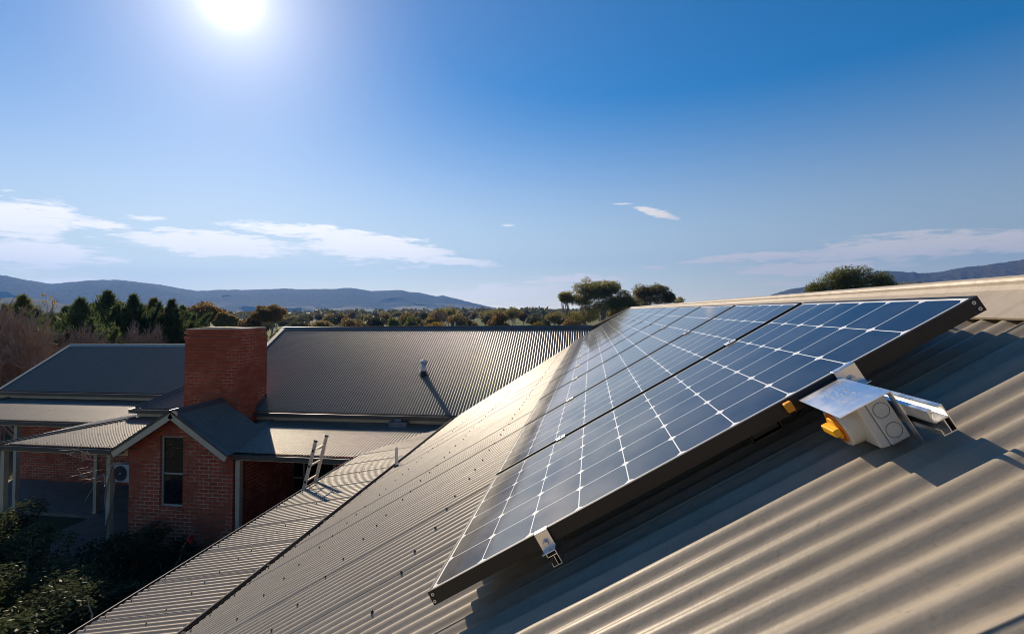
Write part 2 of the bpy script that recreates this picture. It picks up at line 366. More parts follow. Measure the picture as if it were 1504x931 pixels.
def hill_mat(name, forest, forest2, field, flo, fhi):
    mm, T, b = mat(name, forest, .95, 0, .05)
    g = T.n('ShaderNodeNewGeometry').outputs['Position']; z = T.xyz(g)[2]
    n = T.noise(g, .006, 5, .6); n2 = T.noise(g, .045, 4, .7); n3 = T.noise(g, .0016, 3, .5)
    col = T.mix(T.ss(n2, .35, .65), forest, forest2)
    low = T.m('ADD', z, T.m('MULTIPLY', T.m('SUBTRACT', n3, .5), (fhi-flo)*3.0))
    msk = T.m('MULTIPLY', T.ss(low, fhi, flo), T.ss(n, .46, .54))
    T.link(T.mix(msk, col, field), b.inputs['Base Color'])
    bp = T.n('ShaderNodeBump'); bp.inputs['Strength'].default_value = 1.0; bp.inputs['Distance'].default_value = 9.0
    T.link(n2, bp.inputs['Height']); T.link(bp.outputs[0], b.inputs['Normal']); return mm
def smooth_noise(rng, n, k):
    x = rng.standard_normal(max(4, n//k+4)); return np.interp(np.arange(n)/k, np.arange(len(x)), x)
def hills(name, prof, dist, depth, mtl, label, seed, naz=420, nr=40, rough=1.0, ground_drop=0.0):
    """a range of hills as terrain: ridge line given by picture points, at its real distance"""
    rng = np.random.default_rng(seed)
    pa = [azel(x, y) for x, y in prof]; A = np.array([p[0] for p in pa]); Ez = np.array([math.tan(p[1]) for p in pa])
    az = np.linspace(A[0], A[-1], naz); hgt = np.interp(az, A, Ez)*dist - GZ
    fz = (smooth_noise(rng, naz, 9)*3.0+smooth_noise(rng, naz, 3)*1.4+rng.standard_normal(naz)*.9)*rough*dist/4000
    gul = np.stack([smooth_noise(rng, naz, 26)+.6*smooth_noise(rng, naz, 11)+.3*smooth_noise(rng, naz, 5) for _ in range(12)])
    v = []
    for j in range(nr):
        t = j/(nr-1)                      # 0 foot (near) .. ridge at .55 .. back
        r = dist+(t-.55)*depth
        if t <= .55: s = t/.55; base = (s*s*(3-2*s))**.9
        else: s = (1-t)/.45; base = s*s*(3-2*s)
        gw = np.array([np.interp(t*11, np.arange(12), gul[:, i]) for i in range(naz)])
        h = hgt*base*(1+(.18*gw)*4*base*(1-base))+fz*max(0, 1-abs(t-.55)/.10)
        rr = r+gw*depth*.035*np.sin(np.pi*min(t/.55, 1.0))+0*az
        for i in range(naz): v.append((rr[i]*math.sin(az[i]), rr[i]*math.cos(az[i]), GZ-.5+max(h[i], 0)))
    mbx = MB(); mbx.v = v
    mbx.f = [(j*naz+i, j*naz+i+1, (j+1)*naz+i+1, (j+1)*naz+i) for j in range(nr-1) for i in range(naz-1)]; mbx.mi = [0]*len(mbx.f)
    o = mbx.build(name, mtl, smooth=True); return tag(o, label, 'hills', kind='structure')
M['hillL'] = hill_mat('hill_forest', (.012, .024, .022), (.06, .07, .052), (.28, .24, .12), 8, 60)
M['hillR'] = hill_mat('hill_forest_right', (.035, .034, .034), (.10, .085, .065), (.24, .21, .10), 5, 40)
M['hillN'] = hill_mat('near_rise_grass', (.07, .07, .035), (.12, .105, .05), (.20, .17, .08), 5, 30)
hills('hills', [(-420, 398), (-200, 402), (0, 405), (40, 412), (75, 417), (130, 412), (170, 411), (230, 418), (290, 428), (330, 426), (420, 425), (480, 425), (515, 423), (545, 428),
      (590, 426), (620, 431), (640, 435), (650, 434), (690, 444), (740, 455), (775, 460)], 4200, 2600, M['hillL'], 'long blue wooded hill range on the left horizon', 3)
hills('hills', [(1060, 446), (1074, 442), (1114, 438), (1160, 425.5), (1206, 417), (1250, 405), (1293, 398), (1320, 399), (1348, 402), (1370, 401), (1416, 393), (1460, 388), (1503, 382), (1600, 372), (1800, 380)],
      3600, 2200, M['hillR'], 'brownish wooded hill rising at the right edge behind the roof', 5)
hills('rise', [(1180, 440), (1230, 430), (1290, 421), (1340, 413), (1400, 414), (1450, 415), (1503, 413), (1620, 410), (1800, 414)], 900, 500, M['hillN'], 'low brown wooded rise below the right hill', 7, rough=4.0)
hills('rise', [(560, 466), (610, 460), (660, 455), (700, 453), (750, 453.5), (800, 454), (860, 455), (930, 456), (1000, 458)], 1900, 900, M['hillN'], 'low grassy rise at the foot of the left range near the big gum', 9, rough=1.5)
hills('rise', [(-300, 440), (-100, 438), (0, 437), (60, 440), (100, 447), (150, 458)], 2100, 900, M['hillN'], 'low bare hill on the far left below the range', 11, rough=1.5)
HZ = 6600.0
mb = MB(); mb.box((-HZ, -HZ, GZ-1.2), (HZ, HZ, 620))
hm = bpy.data.materials.new('haze_air'); hm.use_nodes = True; hm.node_tree.nodes.clear(); T = NT(hm.node_tree)
vp = T.n('ShaderNodeVolumePrincipled'); vp.inputs['Color'].default_value = (.15, .40, 1.0, 1); vp.inputs['Density'].default_value = 1.25e-4; vp.inputs['Anisotropy'].default_value = .25
T.link(vp.outputs[0], T.n('ShaderNodeOutputMaterial').inputs['Volume'])
tag(mb.build('haze', hm), 'pale blue haze over the valley', 'haze', kind='stuff')

# ------------------------------------------------------------------ roof geometry
S_ = 0.527744; P0 = np.array([-0.467186, 1.369014, -0.788428])
UU = np.array([math.cos(S_), 0, math.sin(S_)]); VV = np.array([0, 1., 0]); NN = np.array([-math.sin(S_), 0, math.cos(S_)])
def pp(u, v, d): return P0+UU*u+VV*v-NN*d           # u up the slope, v away from the camera, d below the panel glass
RD, AMP, PIT = .142, .0092, .0735
TAN, COS, SIN = math.tan(S_), math.cos(S_), math.sin(S_)
EX, EZ = -3.34, -2.625                              # near eave: roof edge
FY = 12.25                                          # far wing eave edge (y)
RX, RZ = 1.246, .046                                # near ridge
RYF = FY+3.63; RZF = EZ+3.63*TAN                    # far ridge

def corrugated(mbx, o, w, t, n, t0, t1, span, pitch=PIT, phase=0.0, amp=AMP, seg=8, lap=10, screws=None, rng=None, mi=0, lapd=.0016, nu=1):
    """corrugated sheet: o origin, w up-slope, t across, n normal; span(t) gives the start and end along w for each column"""
    o, w, t, n = map(np.asarray, (o, w, t, n)); k0 = math.ceil((t0-phase)/pitch*seg); k1 = math.floor((t1-phase)/pitch*seg)
    prev = None; vs = []; fs = []
    for k in range(k0, k1+1):
        tt = phase+k*pitch/seg; a, b = span(tt)
        if b-a < .002: prev = None; continue
        h0 = amp*math.cos(2*math.pi*k/seg); cyc = pitch*lap
        fr = ((tt-phase)/cyc) % 1.0; hs = [h0+lapd*(1-fr)*1.0]
        if abs(fr) < 1e-6 and lapd: hs = [h0, h0+lapd]
        for h in hs:
            col = [len(vs)+i for i in range(nu+1)]
            for i in range(nu+1):
                wi = a+(b-a)*i/nu; wob = 0.0 if nu < 3 else .0011*math.sin(wi*7.3+tt*1.9)*math.sin(wi*3.1-tt*2.7)+.0005*math.sin(wi*19+k*.37)
                vs.append(o+t*tt+w*wi+n*(h+wob))
            if prev is not None:
                for i in range(nu): fs.append((prev[i], col[i], col[i+1], prev[i+1]))
            prev = col
    if np.dot(np.cross(t, w), n) < 0: fs = [f[::-1] for f in fs]
    mbx.add(vs, fs, mi)
    if screws:
        for ws in screws:
            k = math.ceil((t0-phase)/pitch); i = 0
            while phase+k*pitch < t1:
                tt = phase+k*pitch; a, b = span(tt)
                if a+.03 < ws < b-.03:
                    c = o+t*tt+w*(ws+rng.normal(0, .012))+n*amp
                    mbx.tube(c, c+n*.003, .0080, .0080, 8, True, 1); mbx.tube(c+n*.0025, c+n*.009, .0046, .0042, 6, True, 1)
                k += [3, 4, 3, 3, 4][i % 5]; i += 1
    return mbx

GX, GY = -13.0, 0
house = thing('brick_house', 'red brick house with corrugated metal roofs, verandahs and a wide brick chimney', 'house', (-6, 8, GZ))
rng = np.random.default_rng(1)
X0 = np.array([0, 0, 0.])

# near roof (the one carrying the panels)
def near_span(t):                                    # t = v
    Y = P0[1]+t; u0 = -3.407
    if Y > FY: u0 = (EX+(Y-FY)+.3955)/.8641
    return u0, 1.875
mb = corrugated(MB(), P0-NN*RD, UU, VV, NN, -6.0, RYF+.02-P0[1], near_span, PIT, .065-0*PIT, AMP, 10, 10, [-3.30, -2.34, -1.44, -.535, 1.69], rng, nu=30)
near_roof = mb.build('roof', [M['roof'], M['screw']], house, True, label='beige corrugated roof slope that carries the solar panels')
E2 = np.array([math.cos(S_)*-1, 0, math.sin(S_)]); N2 = np.array([math.sin(S_), 0, math.cos(S_)])
mb = corrugated(MB(), np.array([RX, P0[1], RZ])-E2*5.25, E2, VV, N2, -6.0, RYF+.02-P0[1], lambda t: (0, 5.22), PIT, .03, AMP, 6)
mb.build('roof', M['roof'], house, True, label='hidden far slope of the near beige roof')
# ridge capping, near roof: lower flange, roll, flange
def ridge_cap(o, along, wl, nl, wr, nr, flange, roll, name, mtl, parent, lift=.012):
    """two flanges down each slope and a roll on top"""
    o, along, wl, nl, wr, nr = map(np.asarray, (o, along, wl, nl, wr, nr)); pts = []
    up = np.array([0, 0, 1.])
    pts.append(o-wl*flange+nl*(lift-.006)); pts.append(o-wl*flange+nl*lift); pts.append(o-wl*(roll*1.3)+nl*lift)
    side = wl-np.dot(wl, up)*up; side = side/np.linalg.norm(side)
    for k in range(9):
        a = math.pi*(1.08-k*1.16/8); pts.append(o+side*math.cos(a)*roll+up*(math.sin(a)*roll+lift+roll*.2))
    pts.append(o-wr*(roll*1.3)+nr*lift); pts.append(o-wr*flange+nr*lift); pts.append(o-wr*flange+nr*(lift-.006))
    mbx = MB(); n = len(pts); vs = pts+[p+along for p in pts]; mbx.add(vs, [(i, n+i, n+i+1, i+1) for i in range(n-1)])
    return mbx.build(name, mtl, parent, False)
RO = np.array([RX, P0[1]-6, RZ])
ridge_cap(RO, (0, RYF+6.06-P0[1], 0), UU, NN, E2, N2, .185, .022, 'ridge_capping', M['cap'], near_roof, lift=.018)
# barge cap on the far gable end of the near roof
mb = MB(); a0 = np.array([.05, RYF+.06, RZF-.02]); a1 = np.array([RX, RYF+.06, RZ])
dv = a1-a0; nrm = NN
mb.obox(a0+NN*.02, dv, (0, -.13, 0), NN*.02); mb.obox(a0+NN*.04+np.array([0, -.002, 0]), dv, (0, .03, 0), -NN*.22)
mb.build('barge_capping', M['cap'], near_roof)
mb = MB(); mb.add([(.05, RYF+.03, RZF-.2), (RX, RYF+.03, RZ-.05), (RX+4.4, RYF+.03, EZ), (RX+4.4, RYF+.03, GZ), (.05, RYF+.03, GZ)], [(0, 1, 2, 3, 4)])
mb.build('wall', M['brick'], house, label='hidden brick gable end of the near wing')

# gutters: profile open at the top
def gutter(o, along, out, h=.095, w=.125, lip=.012, name='gutter', brackets=0, parent=None, inner_h=None, label=None):
    """o: inner top edge; out: horizontal unit vector pointing away from the roof"""
    o, along, out = map(np.asarray, (o, along, out)); up = np.array([0, 0, 1.]); L = np.linalg.norm(along); e = along/L
    mbx = MB(); tk = .004
    mbx.obox(o-up*h, along, out*w, up*tk, 0)                                  # bottom
    mbx.obox(o-up*h+out*(w-.0), along, out*tk, up*(h+.006), 0)                   # outer face
    mbx.obox(o-up*(h-tk-.001), along, out*tk, up*(h-.012), 1)                  # inner
    mbx.prism([(math.cos(a)*lip, math.sin(a)*lip*.8) for a in [i*math.pi/4 for i in range(8)]], o+out*(w+.004)+up*.008, out, up, along, 0)
    for k in range(brackets):
        mbx.obox(o+e*(L*(k+.5)/brackets)+up*.004, e*.028, out*(w+.004), up*.003, 2)
    for q in (o, o+along): mbx.obox(q-up*h, e*.004*(1 if q is o else -1), out*w, up*h, 0)
    return mbx.build(name, [M['gutter'], M['gutter_in'], M['matte']], parent or house, label=label)
gutter((EX+.035, -4.6, EZ-.035), (0, FY-.17+4.6, 0), (-1, 0, 0), brackets=15, h=.105, w=.135)
mb = MB(); mb.box((EX+.038, -4.6, EZ-.26), (EX+.06, FY+.02, EZ-.03)); mb.build('fascia', M['fascia'], house)
# near wing walls
mb = MB(); mb.box((-2.92, -4.6, GZ), (-2.8, FY+.45, EZ-.02)); mb.build('wall', M['brick'], house, label='brick wall under the near verandah')

# vent pipe through the near roof
pb = np.array([-3.20, 7.85, -2.548]); mb = MB()
mb.tube(pb+np.array([0, 0, -.05]), pb+np.array([0, 0, .32]), .026, .026, 14)
mb.tube(pb+np.array([0, 0, .30]), pb+np.array([0, 0, .335]), .026, .012, 14)
vpz = mb.build('vent_pipe', M['white'], near_roof, label='slim white vent pipe by the gutter')
mb = MB(); mb.prism([(.055*math.cos(i*math.pi/6), .055*math.sin(i*math.pi/6)) for i in range(12)], pb-NN*.006, UU, VV, NN*.016); mb.tube(pb-NN*.01, pb+np.array([0, 0, .045]), .048, .030, 12)
mb.build('flashing_collar', M['black'], vpz)

# far wing
WF = np.array([0, COS, SIN]); NF = np.array([0, -SIN, COS])
HX, GXF = -12.75, -10.6
def far_span(x):
    a, b = 0.0, 3.63/COS-.02
    if x > EX: a = (x-EX)/COS
    if x < GXF: b = (x-HX)/COS
    return a, b
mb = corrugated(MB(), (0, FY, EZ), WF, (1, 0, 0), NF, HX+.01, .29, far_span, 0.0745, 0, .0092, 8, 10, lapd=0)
far_roof = mb.build('roof', M['roof_far'], house, True, label='grey corrugated roof slope of the far wing facing the camera')
WB = np.array([0, -COS, SIN]); NB = np.array([0, SIN, COS])
mb = corrugated(MB(), (0, RYF+3.63, EZ), WB, (1, 0, 0), NB, GXF, 3.0, lambda x: (0, 3.63/COS), .0745, 0, .0085, 4, 10)
mb.build('roof', M['roof'], house, True, label='hidden rear slope of the far wing')
WW = np.array([COS, 0, SIN]); NW = np.array([-SIN, 0, COS])
def hip_span(y): d = min(y-FY, RYF+3.63-y); return 0, max(0, min(d, GXF-HX)/COS)
mb = corrugated(MB(), (HX, 0, EZ), WW, (0, 1, 0), NW, FY, RYF+3.63, hip_span, .0745, 0, .0085, 6, 10)
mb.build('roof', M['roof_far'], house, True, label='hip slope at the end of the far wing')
ridge_cap((GXF-.05, RYF, RZF), (11.2, 0, 0), WF, NF, WB, NB, .15, .02, 'ridge_capping', M['gutter'], far_roof, lift=.014)
hipv = np.array([GXF-HX, GXF-HX, (GXF-HX)*TAN])
def strip(mbx, o, along, side, n, w, lift=.012, tk=.008): # flat flashing strip
    o, along, side, n = map(np.asarray, (o, along, side, n)); mbx.obox(o-side*w/2+n*lift, along, side*w, n*tk)
mb = MB(); hd = hipv/np.linalg.norm(hipv); hn = NF+NW; hn = hn/np.linalg.norm(hn)
for nn_, sd in ((NF, 1), (NW, -1)):
    sdv = np.cross(hd, nn_)*1.0; sdv = sdv/np.linalg.norm(sdv)*sd
    mb.obox(np.array([HX, FY, EZ])+nn_*.012, hipv, sdv*.12, nn_*.008)
mb.tube(np.array([HX, FY, EZ])+np.array([0, 0, .03]), np.array([HX, FY, EZ])+hipv+np.array([0, 0, .03]), .02, .02, 8)
mb.build('hip_capping', M['gutter'], far_roof)
mb = MB(); g0 = np.array([GXF, FY+GXF-HX, EZ+(GXF-HX)*TAN]); gl = np.array([GXF, RYF, RZF])-g0
mb.obox(g0+NF*.016+np.array([-.05, 0, 0]), gl, (.13, 0, 0), NF*.012); mb.obox(g0+NF*.028+np.array([-.062, 0, 0]), gl, (.012, 0, 0), -NF*.18)
mb.build('barge_capping', M['barge'], far_roof)
mb = MB(); mb.add([(GXF+.02, g0[1], g0[2]-.05), (GXF+.02, 2*RYF-g0[1], g0[2]-.05), (GXF+.02, RYF, RZF-.03)], [(0, 1, 2)]); mb.build('gable_wall', M['fascia'], house)
# valley flashing near/far roof
mb = MB(); v0 = np.array([EX, FY, EZ]); v1 = np.array([EX+3.63, RYF, RZF]); mb.obox(v0+np.array([-.06, .06, -.015]), v1-v0, (.12, -.12, 0), (0, 0, .008)); mb.build('valley_gutter', M['lead'], far_roof)
gutter((HX-.0, FY+.035, EZ-.035), (EX-.13-HX, 0, 0), (0, -1, 0), h=.088, w=.15)
gutter((HX+.035, FY-.1, EZ-.036), (0, 2.3, 0), (-1, 0, 0), h=.088, w=.15)
mb = MB(); mb.box((HX+.02, FY+.038, EZ-.24), (EX+.04, FY+.06, EZ-.03)); mb.box((HX+.02, FY+.06, EZ-.24), (HX+.042, 14.9, EZ-.03)); mb.build('fascia', M['fascia'], house)
# far wing walls; window
FWY = 12.70
mb = MB(); mb.box((-12.35, FWY, GZ), (-2.9, FWY+.12, EZ-.05)); mb.box((-12.35, FWY+.12, GZ), (-12.23, 14.9, EZ-.05)); mb.box((-3.0, FWY+.12, GZ), (-2.9, 20, EZ-.05))
mb.build('wall', M['brick'], house, label='brick wall of the far wing under its verandah')
def window(x0, x1, z0, z1, y, bars, label=None):
    w = MB(); t = .045
    w.box((x0, y-.03, z0), (x0+t, y+.02, z1)); w.box((x1-t, y-.03, z0), (x1, y+.02, z1)); w.box((x0+t, y-.03, z1-t), (x1-t, y+.02, z1)); w.box((x0+t, y-.03, z0), (x1-t, y+.02, z0+t))
    for kind, q in bars:
        if kind == 'h': w.box((x0+t, y-.025, q-.018), (x1-t, y+.015, q+.018))
        else: w.box((q-.022, y-.025, z0+t), (q+.022, y+.018, z1-t))
    f = w.build('window', M['winframe'], house, label=label)
    g = MB(); g.box((x0+.02, y-.006, z0+.02), (x1-.02, y+.0, z1-.02)); g.build('pane', M['win'], f)
    s = MB(); s.obox((x0-.03, y-.115, z0-.075), (x1-x0+.06, 0, 0), (0, .11, .03), (0, 0, .045)); s.build('sill', M['brick'], f)
    return f
window(-8.74, -6.9, -5.2, -3.25, FWY-.035, [('h', -4.49), ('v', -7.82)], 'wide dark verandah window behind the ladder')
# small grey box under the far fascia
mb = MB(); mb.box((-5.12, 12.02, -2.93), (-4.64, 12.24, -2.78)); mb.box((-4.98, 12.06, -2.78), (-4.80, 12.2, -2.71)); mb.build('rainwater_head', M['lead'], house, bevel=.008)
# grey vent on the far roof
vb = np.array([-4.77, 13.70, -1.785]); mb = MB()
mb.tube(vb+np.array([0, 0, -.1]), vb+np.array([0, 0, .34]), .062, .058, 16); mb.tube(vb+np.array([0, 0, .33]), vb+np.array([0, 0, .40]), .098, .098, 16); mb.tube(vb+np.array([0, 0, .40]), vb+np.array([0, 0, .43]), .098, .03, 16); mb.tube(vb+np.array([0, 0, .29]), vb+np.array([0, 0, .33]), .058, .098, 16)
fv = mb.build('vent_pipe', M['steel'], far_roof, True, label='grey capped flue on the far roof')
mb = MB(); mb.prism([(.13*math.cos(i*math.pi/8), .16*math.sin(i*math.pi/8)) for i in range(16)], vb, (1, 0, 0), WF, NF*.022); mb.tube(vb, vb+np.array([0, 0, .1]), .10, .066, 16); mb.build('flashing_collar', M['black'], fv)

# chimney
CX0, CX1, CY0, CY1, CT = -10.62, -9.0, 11.62, 12.70, -.375
mb = MB(); mb.box((CX0, CY0, -3.6), (CX1, CY1, CT-.30)); chim = mb.build('chimney', M['chimbrick'], house, label='wide weathered red brick chimney')
mb = MB(); mb.box((CX0-.012, CY0-.012, CT-.30), (CX1+.012, CY1+.012, CT-.215)); mb.box((CX0+.015, CY0+.015, CT-.215), (CX1-.015, CY1-.015, CT-.03)); mb.build('corbel', M['chimbrick'], chim)
M['mortarcap'] = noisy('mortar_cap', (.50, .42, .32), (.42, .33, .24), 6, .9, bump=.5)
mb = MB(); mb.box((CX0+.012, CY0+.012, CT-.03), (CX1-.012, CY1-.012, CT-.004)); mb.box((CX0+.25, CY0+.2, CT-.004), (CX1-.45, CY1-.2, CT+.022)); mb.build('chimney_cap', M['mortarcap'], chim)
# flashings at the chimney
mb = MB(); mb.box((CX0-.004, CY0-.02, -2.75), (CX1+.02, CY0-.004, -2.66)); mb.obox((CX1+.004, FY, EZ+.02), (0, CY1-FY, (CY1-FY)*TAN), (.012, 0, 0), (0, 0, .13)); mb.build('flashing', M['gutter'], chim)

# front gable (porch bay) and its walls
BX, BZ, BY = -9.49, -2.20, 10.0; BLX, BRX, BFZ = -11.02, -8.06, -3.13
BT = (BZ-BFZ)/(BX-BLX)
bl = np.array([BX-BLX, 0, BZ-BFZ]); Lb = np.linalg.norm(bl); wl = bl/Lb; nl = np.array([-wl[2], 0, wl[0]])
br_ = np.array([BX-BRX, 0, BZ-BFZ]); Lr = np.linalg.norm(br_); wr = br_/Lr; nr = np.array([-wr[2], 0, wr[0]])*-1
nr = np.array([wr[2]*1.0, 0, -wr[0]]) if (np.array([wr[2], 0, -wr[0]])[2] > 0) else np.array([-wr[2], 0, wr[0]])
mb = corrugated(MB(), (BLX, BY, BFZ), wl, (0, 1, 0), nl, 0, 1.66, lambda t: (-.03, Lb-.01), 0.0745, 0, .0092, 8, 10)
mb.build('gable_roof', M['roof_far'], house, True, label='left slope of the small porch gable')
mb = corrugated(MB(), (BRX, BY, BFZ), wr, (0, 1, 0), nr, 0, 2.6, lambda t: (-.03, Lr-.01) if t < 1.62 else (-.03, min(Lr-.01, Lr*.32)), 0.0745, 0, .0092, 8, 10)
gr = mb.build('gable_roof', M['roof_far'], house, True, label='shaded right slope of the small porch gable')
ridge_cap((BX, BY-.03, BZ), (0, 1.66, 0), wl, nl, wr, nr, .13, .02, 'ridge_capping', M['gutter'], gr, lift=.014)
mb = MB()
for (ox, w_, n_, L_) in ((BLX, wl, nl, Lb), (BRX, wr, nr, Lr)):
    o = np.array([ox, BY-.012, BFZ])
    mb.obox(o-w_*.05+n_*.012, w_*(L_+.06), (0, .09, 0), n_*.016, 0)
    mb.obox(o-w_*.05-n_*.02+np.array([0, -.006, 0]), w_*(L_+.06), (0, .012, 0), n_*.05, 0)
mb.build('barge_capping', M['gutter'], gr)
mb = MB()
for (ox, w_, n_, L_) in ((BLX, wl, nl, Lb), (BRX, wr, nr, Lr)):
    o = np.array([ox, BY, BFZ]); mb.obox(o-w_*.04-n_*.16, w_*(L_+.02), (0, .022, 0), n_*.135)
mb.build('barge_board', M['fascia'], gr)
mb = MB()
for k, yy in enumerate((BY+.10, BY+.2)):
    for (ox, w_, n_, L_) in ((BLX, wl, nl, Lb), (BRX, wr, nr, Lr)):
        mb.obox(np.array([ox, yy, BFZ])+w_*.05-n_*(.11+.0*k), w_*(L_-.12), (0, .045, 0), n_*.085)
mb.build('rafter', M['timber'], gr)
WYB = 10.30
mb = MB(); xw0, xw1 = -10.86, -8.13; wx0, wx1, wz0, wz1 = -10.03, -9.42, -4.47, -2.84
def gz(x): return (BFZ+(x-BLX)*BT if x < BX else BFZ+(BRX-x)*(BZ-BFZ)/(BRX-BX))-.03
def wallpoly(pts): mb.add([(x, WYB, z) for x, z in pts]+[(x, WYB+.11, z) for x, z in pts], [tuple(range(len(pts)))]+[tuple(range(2*len(pts)-1, len(pts)-1, -1))]+[((i+1) % len(pts), i, len(pts)+i, len(pts)+(i+1) % len(pts)) for i in range(len(pts))])
wallpoly([(xw0, GZ), (wx0, GZ), (wx0, gz(wx0)), (xw0, gz(xw0))]); wallpoly([(wx1, GZ), (xw1, GZ), (xw1, gz(xw1)), (BX+.07+.0, gz(BX+.07)), (wx1, gz(wx1))])
wallpoly([(wx0, GZ), (wx1, GZ), (wx1, wz0), (wx0, wz0)]); wallpoly([(wx0, wz1), (wx1, wz1), (wx1, gz(wx1)), (BX, gz(BX)), (wx0, gz(wx0))])
mb.box((xw0, WYB+.112, GZ), (xw0+.11, FWY, -3.25)); mb.box((xw1-.11, WYB+.112, GZ), (xw1, FWY, -3.35))
mb.build('wall', M['brick'], house, label='brick front wall of the gabled bay')
window(wx0+.003, wx1-.003, wz0, wz1, WYB+.085, [('h', -3.72)], 'tall dark sash window in the gabled bay')

# verandah roofs (mean plane: z = lip + slope)
VY, VZ, VS = 10.28, -3.15, .14
wv = np.array([0, 1, VS]); wvn = math.hypot(1, VS); wv = wv/wvn; nv = np.array([0, -VS, 1])/wvn
NS = .18; nz0 = -2.22                                # near verandah  z = .18 x - 2.22
VXW = -14.55
def sv_span(x):
    a, b = 0.0, (FWY-.02-VY)*wvn
    if x > -5.17: a = (.18*x+nz0-VZ)/VS*wvn
    if x < HX+.2: b = min(b, (x-VXW)*wvn)
    return a, b
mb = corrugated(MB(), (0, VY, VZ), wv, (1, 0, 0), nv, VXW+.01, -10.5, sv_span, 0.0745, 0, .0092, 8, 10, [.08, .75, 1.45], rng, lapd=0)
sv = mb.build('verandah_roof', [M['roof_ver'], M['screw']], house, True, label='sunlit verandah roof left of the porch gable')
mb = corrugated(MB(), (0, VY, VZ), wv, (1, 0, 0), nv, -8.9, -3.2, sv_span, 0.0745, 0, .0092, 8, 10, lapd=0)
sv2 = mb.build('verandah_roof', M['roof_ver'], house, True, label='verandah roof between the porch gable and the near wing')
wn_ = math.hypot(1, NS); wnv = np.array([1, 0, NS])/wn_; nnv = np.array([-NS, 0, 1])/wn_; NXE = -5.08
def nv_span(y):
    a, b = 0.0, (EX+.1-NXE)*wn_
    if y > 10.2:
        xs = (VZ+VS*(y-VY)-nz0)/.18; a = max(a, (xs-NXE)*wn_)
    return a, b
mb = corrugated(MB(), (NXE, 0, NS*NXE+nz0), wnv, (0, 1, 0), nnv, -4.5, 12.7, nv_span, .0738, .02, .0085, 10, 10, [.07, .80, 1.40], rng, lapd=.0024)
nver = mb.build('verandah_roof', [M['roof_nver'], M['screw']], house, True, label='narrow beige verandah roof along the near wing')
gutter((NXE+.035, -4.6, NS*NXE+nz0-.035), (0, VY-.17+4.6, 0), (-1, 0, 0), h=.09, w=.125, brackets=13)
gutter((BRX-.02, VY+.035, VZ-.035), (NXE-.1-BRX, 0, 0), (0, -1, 0), h=.09, w=.15)
gutter((VXW-.12, VY+.035, VZ-.035), (BLX-.0-VXW+.12, 0, 0), (0, -1, 0), h=.09, w=.15)
mb = MB(); mb.box((BRX, VY+.04, VZ-.19), (NXE, VY+.10, VZ-.05)); mb.box((VXW, VY+.04, VZ-.19), (BLX+.1, VY+.10, VZ-.05)); mb.box((NXE+.04, -4.6, VZ-.17), (NXE+.10, VY, VZ-.06)); mb.build('verandah_beam', M['fascia'], house)
# valley strip gable / verandah
mb = MB(); q0 = np.array([BRX-.04, VY-.02, VZ+.0]); q1 = np.array([BRX-.62, FY+.1, VZ+VS*(FY+.1-VY)])
mb.obox(q0+np.array([-.05, 0, .012]), q1-q0, (.13, .0, 0), (0, 0, .01)); mb.build('valley_gutter', M['lead'], sv2)
# west verandah of the far wing and verandah of the left wing
LY = 14.55; LVY = 12.63
www = np.array([1, 0, VS])/wvn; nww = np.array([-VS, 0, 1])/wvn
def wv_span(y):
    a, b = 0.0, (HX+.4-VXW)*wvn
    if y < VY+(HX+.4-VXW): b = min(b, (y-VY)*wvn)
    if y > LVY: a = max(a, (y-LVY)*wvn)
    return a, b
mb = corrugated(MB(), (VXW, 0, VZ), www, (0, 1, 0), nww, VY, 14.6, wv_span, 0.0745, 0, .0092, 8, 10)
wvr = mb.build('verandah_roof', M['roof_ver'], house, True, label='sliver of west verandah roof beyond the hip')
mb = MB(); hv = np.array([HX+.1-VXW, HX+.1-VXW, (HX+.1-VXW)*VS]); hs = np.array([.7071, -.7071, 0])
mb.obox(np.array([VXW, VY, VZ+.012])-hs*.085+np.array([0, 0, -.004]), hv, hs*.17, (0, 0, .012)); mb.tube(np.array([VXW, VY, VZ+.026]), np.array([VXW, VY, VZ+.026])+hv, .022, .022, 8)
mb.build('hip_capping', M['gutter'], sv)
def lv_span(x):
    a, b = 0.0, (LY+.3-LVY)*wvn
    if x > VXW: a = (x-VXW)*wvn
    return a, b
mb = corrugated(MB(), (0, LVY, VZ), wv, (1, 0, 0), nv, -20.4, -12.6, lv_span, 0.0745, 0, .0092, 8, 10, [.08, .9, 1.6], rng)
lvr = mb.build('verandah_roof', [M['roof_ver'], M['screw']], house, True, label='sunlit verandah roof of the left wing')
mb = MB(); mb.obox((VXW-.06, LVY+.06, VZ-.004), (2.0, 2.0, 2.0*VS), (.12, -.12, 0), (0, 0, .008)); mb.build('valley_gutter', M['lead'], lvr)
mb = MB(); mb.obox((-20.4, LVY, VZ+.01), (0, 2.2, 2.2*VS), (.12, 0, 0), (0, 0, .03)); mb.build('barge_capping', M['gutter'], lvr)
gutter((-20.4, LVY+.035, VZ-.035), (VXW-.14+20.4, 0, 0), (0, -1, 0), h=.09, w=.15)
gutter((VXW+.035, VY+.0, VZ-.035), (0, LVY-VY, 0), (-1, 0, 0), h=.09, w=.15)
mb = MB(); mb.box((-20.4, LVY+.04, VZ-.19), (VXW, LVY+.10, VZ-.05)); mb.box((VXW+.04, VY+.1, VZ-.19), (VXW+.10, LVY+.1, VZ-.05)); mb.build('verandah_beam', M['fascia'], house)
